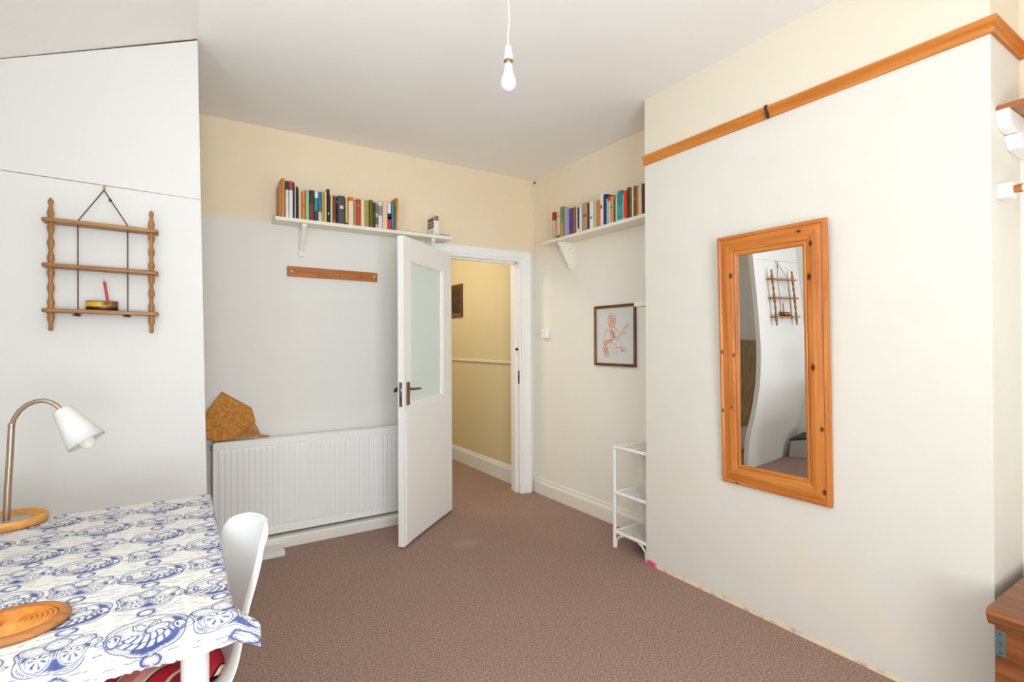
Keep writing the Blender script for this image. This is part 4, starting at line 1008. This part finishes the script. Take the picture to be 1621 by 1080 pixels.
MB().tube([(-.2735, HY+.022, tz+.122), (-.2750, HY+.023, tz+.135)], [.0046, .0012], 6, smooth=False).build('tip', paint('#e3c39a', .6), pc)

# ------------------------------------------------------------------ right hand alcove: chest, shelf, hanging rail
M_ch = wood('chest_wood', '#ab6c3c', '#8e532b', '#66381b', 1, .9, .35, [(-.31, .3, .3, .012)])
M_chl = wood('chest_lid_wood', '#a86c3c', '#8a522b', '#633619', 1, .9, .3)
ct = thing('wooden_chest', 'old brown wooden chest in the alcove right of the chimney breast', 'chest', (2.30, .06, 0))
box(2.076, 2.600, -.44, .530, .015, .440).build('body', M_ch, ct, .003)
MB().prism([(2.056, .462), (2.059, .451), (2.068, .446), (2.068, .440), (2.605, .440), (2.605, .491), (2.062, .491), (2.054, .483), (2.051, .473)], -.455, .544, 'y').build('lid', M_chl, ct, .002)
box(2.066, 2.600, -.45, .538, .0, .06).build('plinth', M_ch, ct, .004)
pl = box(2.0735, 2.0765, .504, .5285, .350, .425).build('corner_plate', paint('#6f8084', .5, .4, .5, .3, .3), ct, .001)
for z in (.360, .388, .416): MB().lathe([(.0035, 0), (.003, .0015), (0, .002)], Matrix.Translation((2.0735, .516, z)) @ Matrix.Rotation(R(-90), 4, 'Y'), 8).build('rivet', paint('#4a5356', .4, .5, .7), pl)
for y in (-.1, .2): box(2.0745, 2.0760, y-.0015, y+.0015, .06, .44).build('plank_joint', paint('#3c1c0e', .7), ct)

ns = thing('wall_shelf', 'brown varnished plank shelf on white bearers in the right alcove', 'shelf', (2.47, .1, 2.085))
M_ns = wood('varnished_plank', '#c48048', '#a86430', '#7f431c', 1, .8, .35)
box(2.345, 2.470, -.5, .583, 2.083, 2.103).build('plank', M_ns, ns, .003); box(2.473, 2.606, -.5, .583, 2.083, 2.103).build('plank', M_ns, ns, .003)
MB().prism([(2.335, 2.083), (2.335, 2.056), (2.362, 2.026), (2.430, 2.020), (2.606, 2.020), (2.606, 2.083)], .548, .585, 'y').build('bearer', M_gloss, ns, .003)
MB().prism([(2.430, 2.018), (2.430, 2.000), (2.455, 1.972), (2.606, 1.966), (2.606, 2.018)], .540, .585, 'y').build('bearer', M_gloss, ns, .003)
hr = thing('hanging_rail', 'white clothes rail with wooden collar on the chimney breast side', 'clothes rail', (2.38, .5, 1.80))
box(2.342, 2.392, .545, .585, 1.784, 1.834).build('bracket_block', M_gloss, hr, .004)
MB().tube([(2.368, .546, 1.812), (2.368, .525, 1.812)], [.013, .015], 14).build('collar', wood('collar_wood', '#c98848', '#b06c30', '#8a4c1c', 1, 1, .4), hr)
MB().tube([(2.368, .526, 1.812), (2.368, -.3, 1.812)], .010, 12).build('rail', M_gloss, hr)

# ------------------------------------------------------------------ hall picture, bits seen in the mirror
hp = thing('hall_picture', 'small brown framed dark picture on the yellow hall wall', 'picture', (HX, 5.14, 1.58))
M_hf = wood('hall_frame_wood', '#8a4a34', '#70382a', '#4e241a', 2, 1.5, .35)
y0, y1, z0, z1 = 4.99, 5.29, 1.585, 1.945
for m_ in ('left', 'right', 'top', 'bottom'):
    frame_prism(y0, y1, z0, z1, .04, [(0, 0), (0, .018), (.010, .024), (.030, .016), (.042, .010), (.042, 0)], m_).xf(Matrix.Translation((HX-.001, 0, 0))).build('frame_member', M_hf, hp)
t = NT('dark_painting'); v = t.coord('Object'); t.color(t.ramp(t.noise(v, 16, 4, .7), ((.35, '#15110e'), (.55, '#2e2018'), (.62, '#6a4a2e'), (.72, '#b79a6a')))); t.set(.35, .4)
box(HX-.006, HX-.001, y0+.04, y1-.04, z0+.04, z1-.04).build('canvas', t.m, hp)
tag(MB().tube([(HX, 4.28, 1.71), (HX-.012, 4.28, 1.712), (HX-.016, 4.28, 1.722)], .003, 6).build('wall_hook', paint('#efe9da', .4)), 'tiny white hook on the yellow hall wall', 'hook')

so_ = thing('wall_socket', 'white socket on the left wall, seen only in the mirror', 'socket', (XL, 2.66, .78))
box(XL, XL+.010, 2.62, 2.705, .74, .825).build('plate', M_gloss, so_, .002)
box(XL+.010, XL+.013, 2.648, 2.677, .795, .805).build('rocker', paint('#c9c6d8', .4), so_)
sbx = thing('storage_box', 'pale plastic storage box with dark green lid, seen in the mirror', 'storage box', (-.54, 2.62, 0))
MB().prism([(-.63, .0), (-.46, .0), (-.45, .15), (-.64, .15)], 2.50, 2.74, 'y').build('tub', paint('#c9c8bf', .3, .5, 0, .3), sbx, .006)
box(-.645, -.444, 2.49, 2.75, .15, .17).build('lid', paint('#22463e', .4), sbx, .006)
bg = MB().lathe([(.0, 0), (.06, .005), (.085, .04), (.075, .085), (.035, .11), (.018, .135), (.024, .15), (0, .15)], Matrix.Translation((-.53, 2.585, .171)) @ Matrix.Scale(.8, 4), 20, sy=.8).build('cloth_bag', paint('#d2622a', .8, .1, 0, .4))
tag(bg, 'small orange bag on the storage box, seen in the mirror', 'bag')

# hall ceiling lamp, out of view, lights the hall
hl = thing('hall_lamp', 'round hall ceiling lamp beyond the doorway, out of sight', 'lamp', (1.40, 4.70, 2.5))
t = NT('lamp_glow'); t.color('#fff4e0'); t.b.inputs['Emission Color'].default_value = lin('#fff1da'); t.b.inputs['Emission Strength'].default_value = 2
MB().lathe([(0, 2.47), (.08, 2.48), (.12, 2.51), (.13, 2.55)], Matrix.Translation((1.40, 4.70, 0)), 24).build('diffuser', t.m, hl)
MB().lathe([(.135, 2.55), (.135, 2.58), (.06, 2.598)], Matrix.Translation((1.40, 4.70, 0)), 24).build('mount', M_gloss, hl)
lh = bpy.data.lights.new('hall_lamp_light', 'POINT'); lh.energy = 17; lh.color = (1, .96, .90); lh.shadow_soft_size = .12
lho = bpy.data.objects.new('hall_lamp_light', lh); col.objects.link(lho); lho.location = (1.40, 4.70, 2.38)

for o in bpy.data.objects:
    if '_o' in o.keys(): del o['_o']
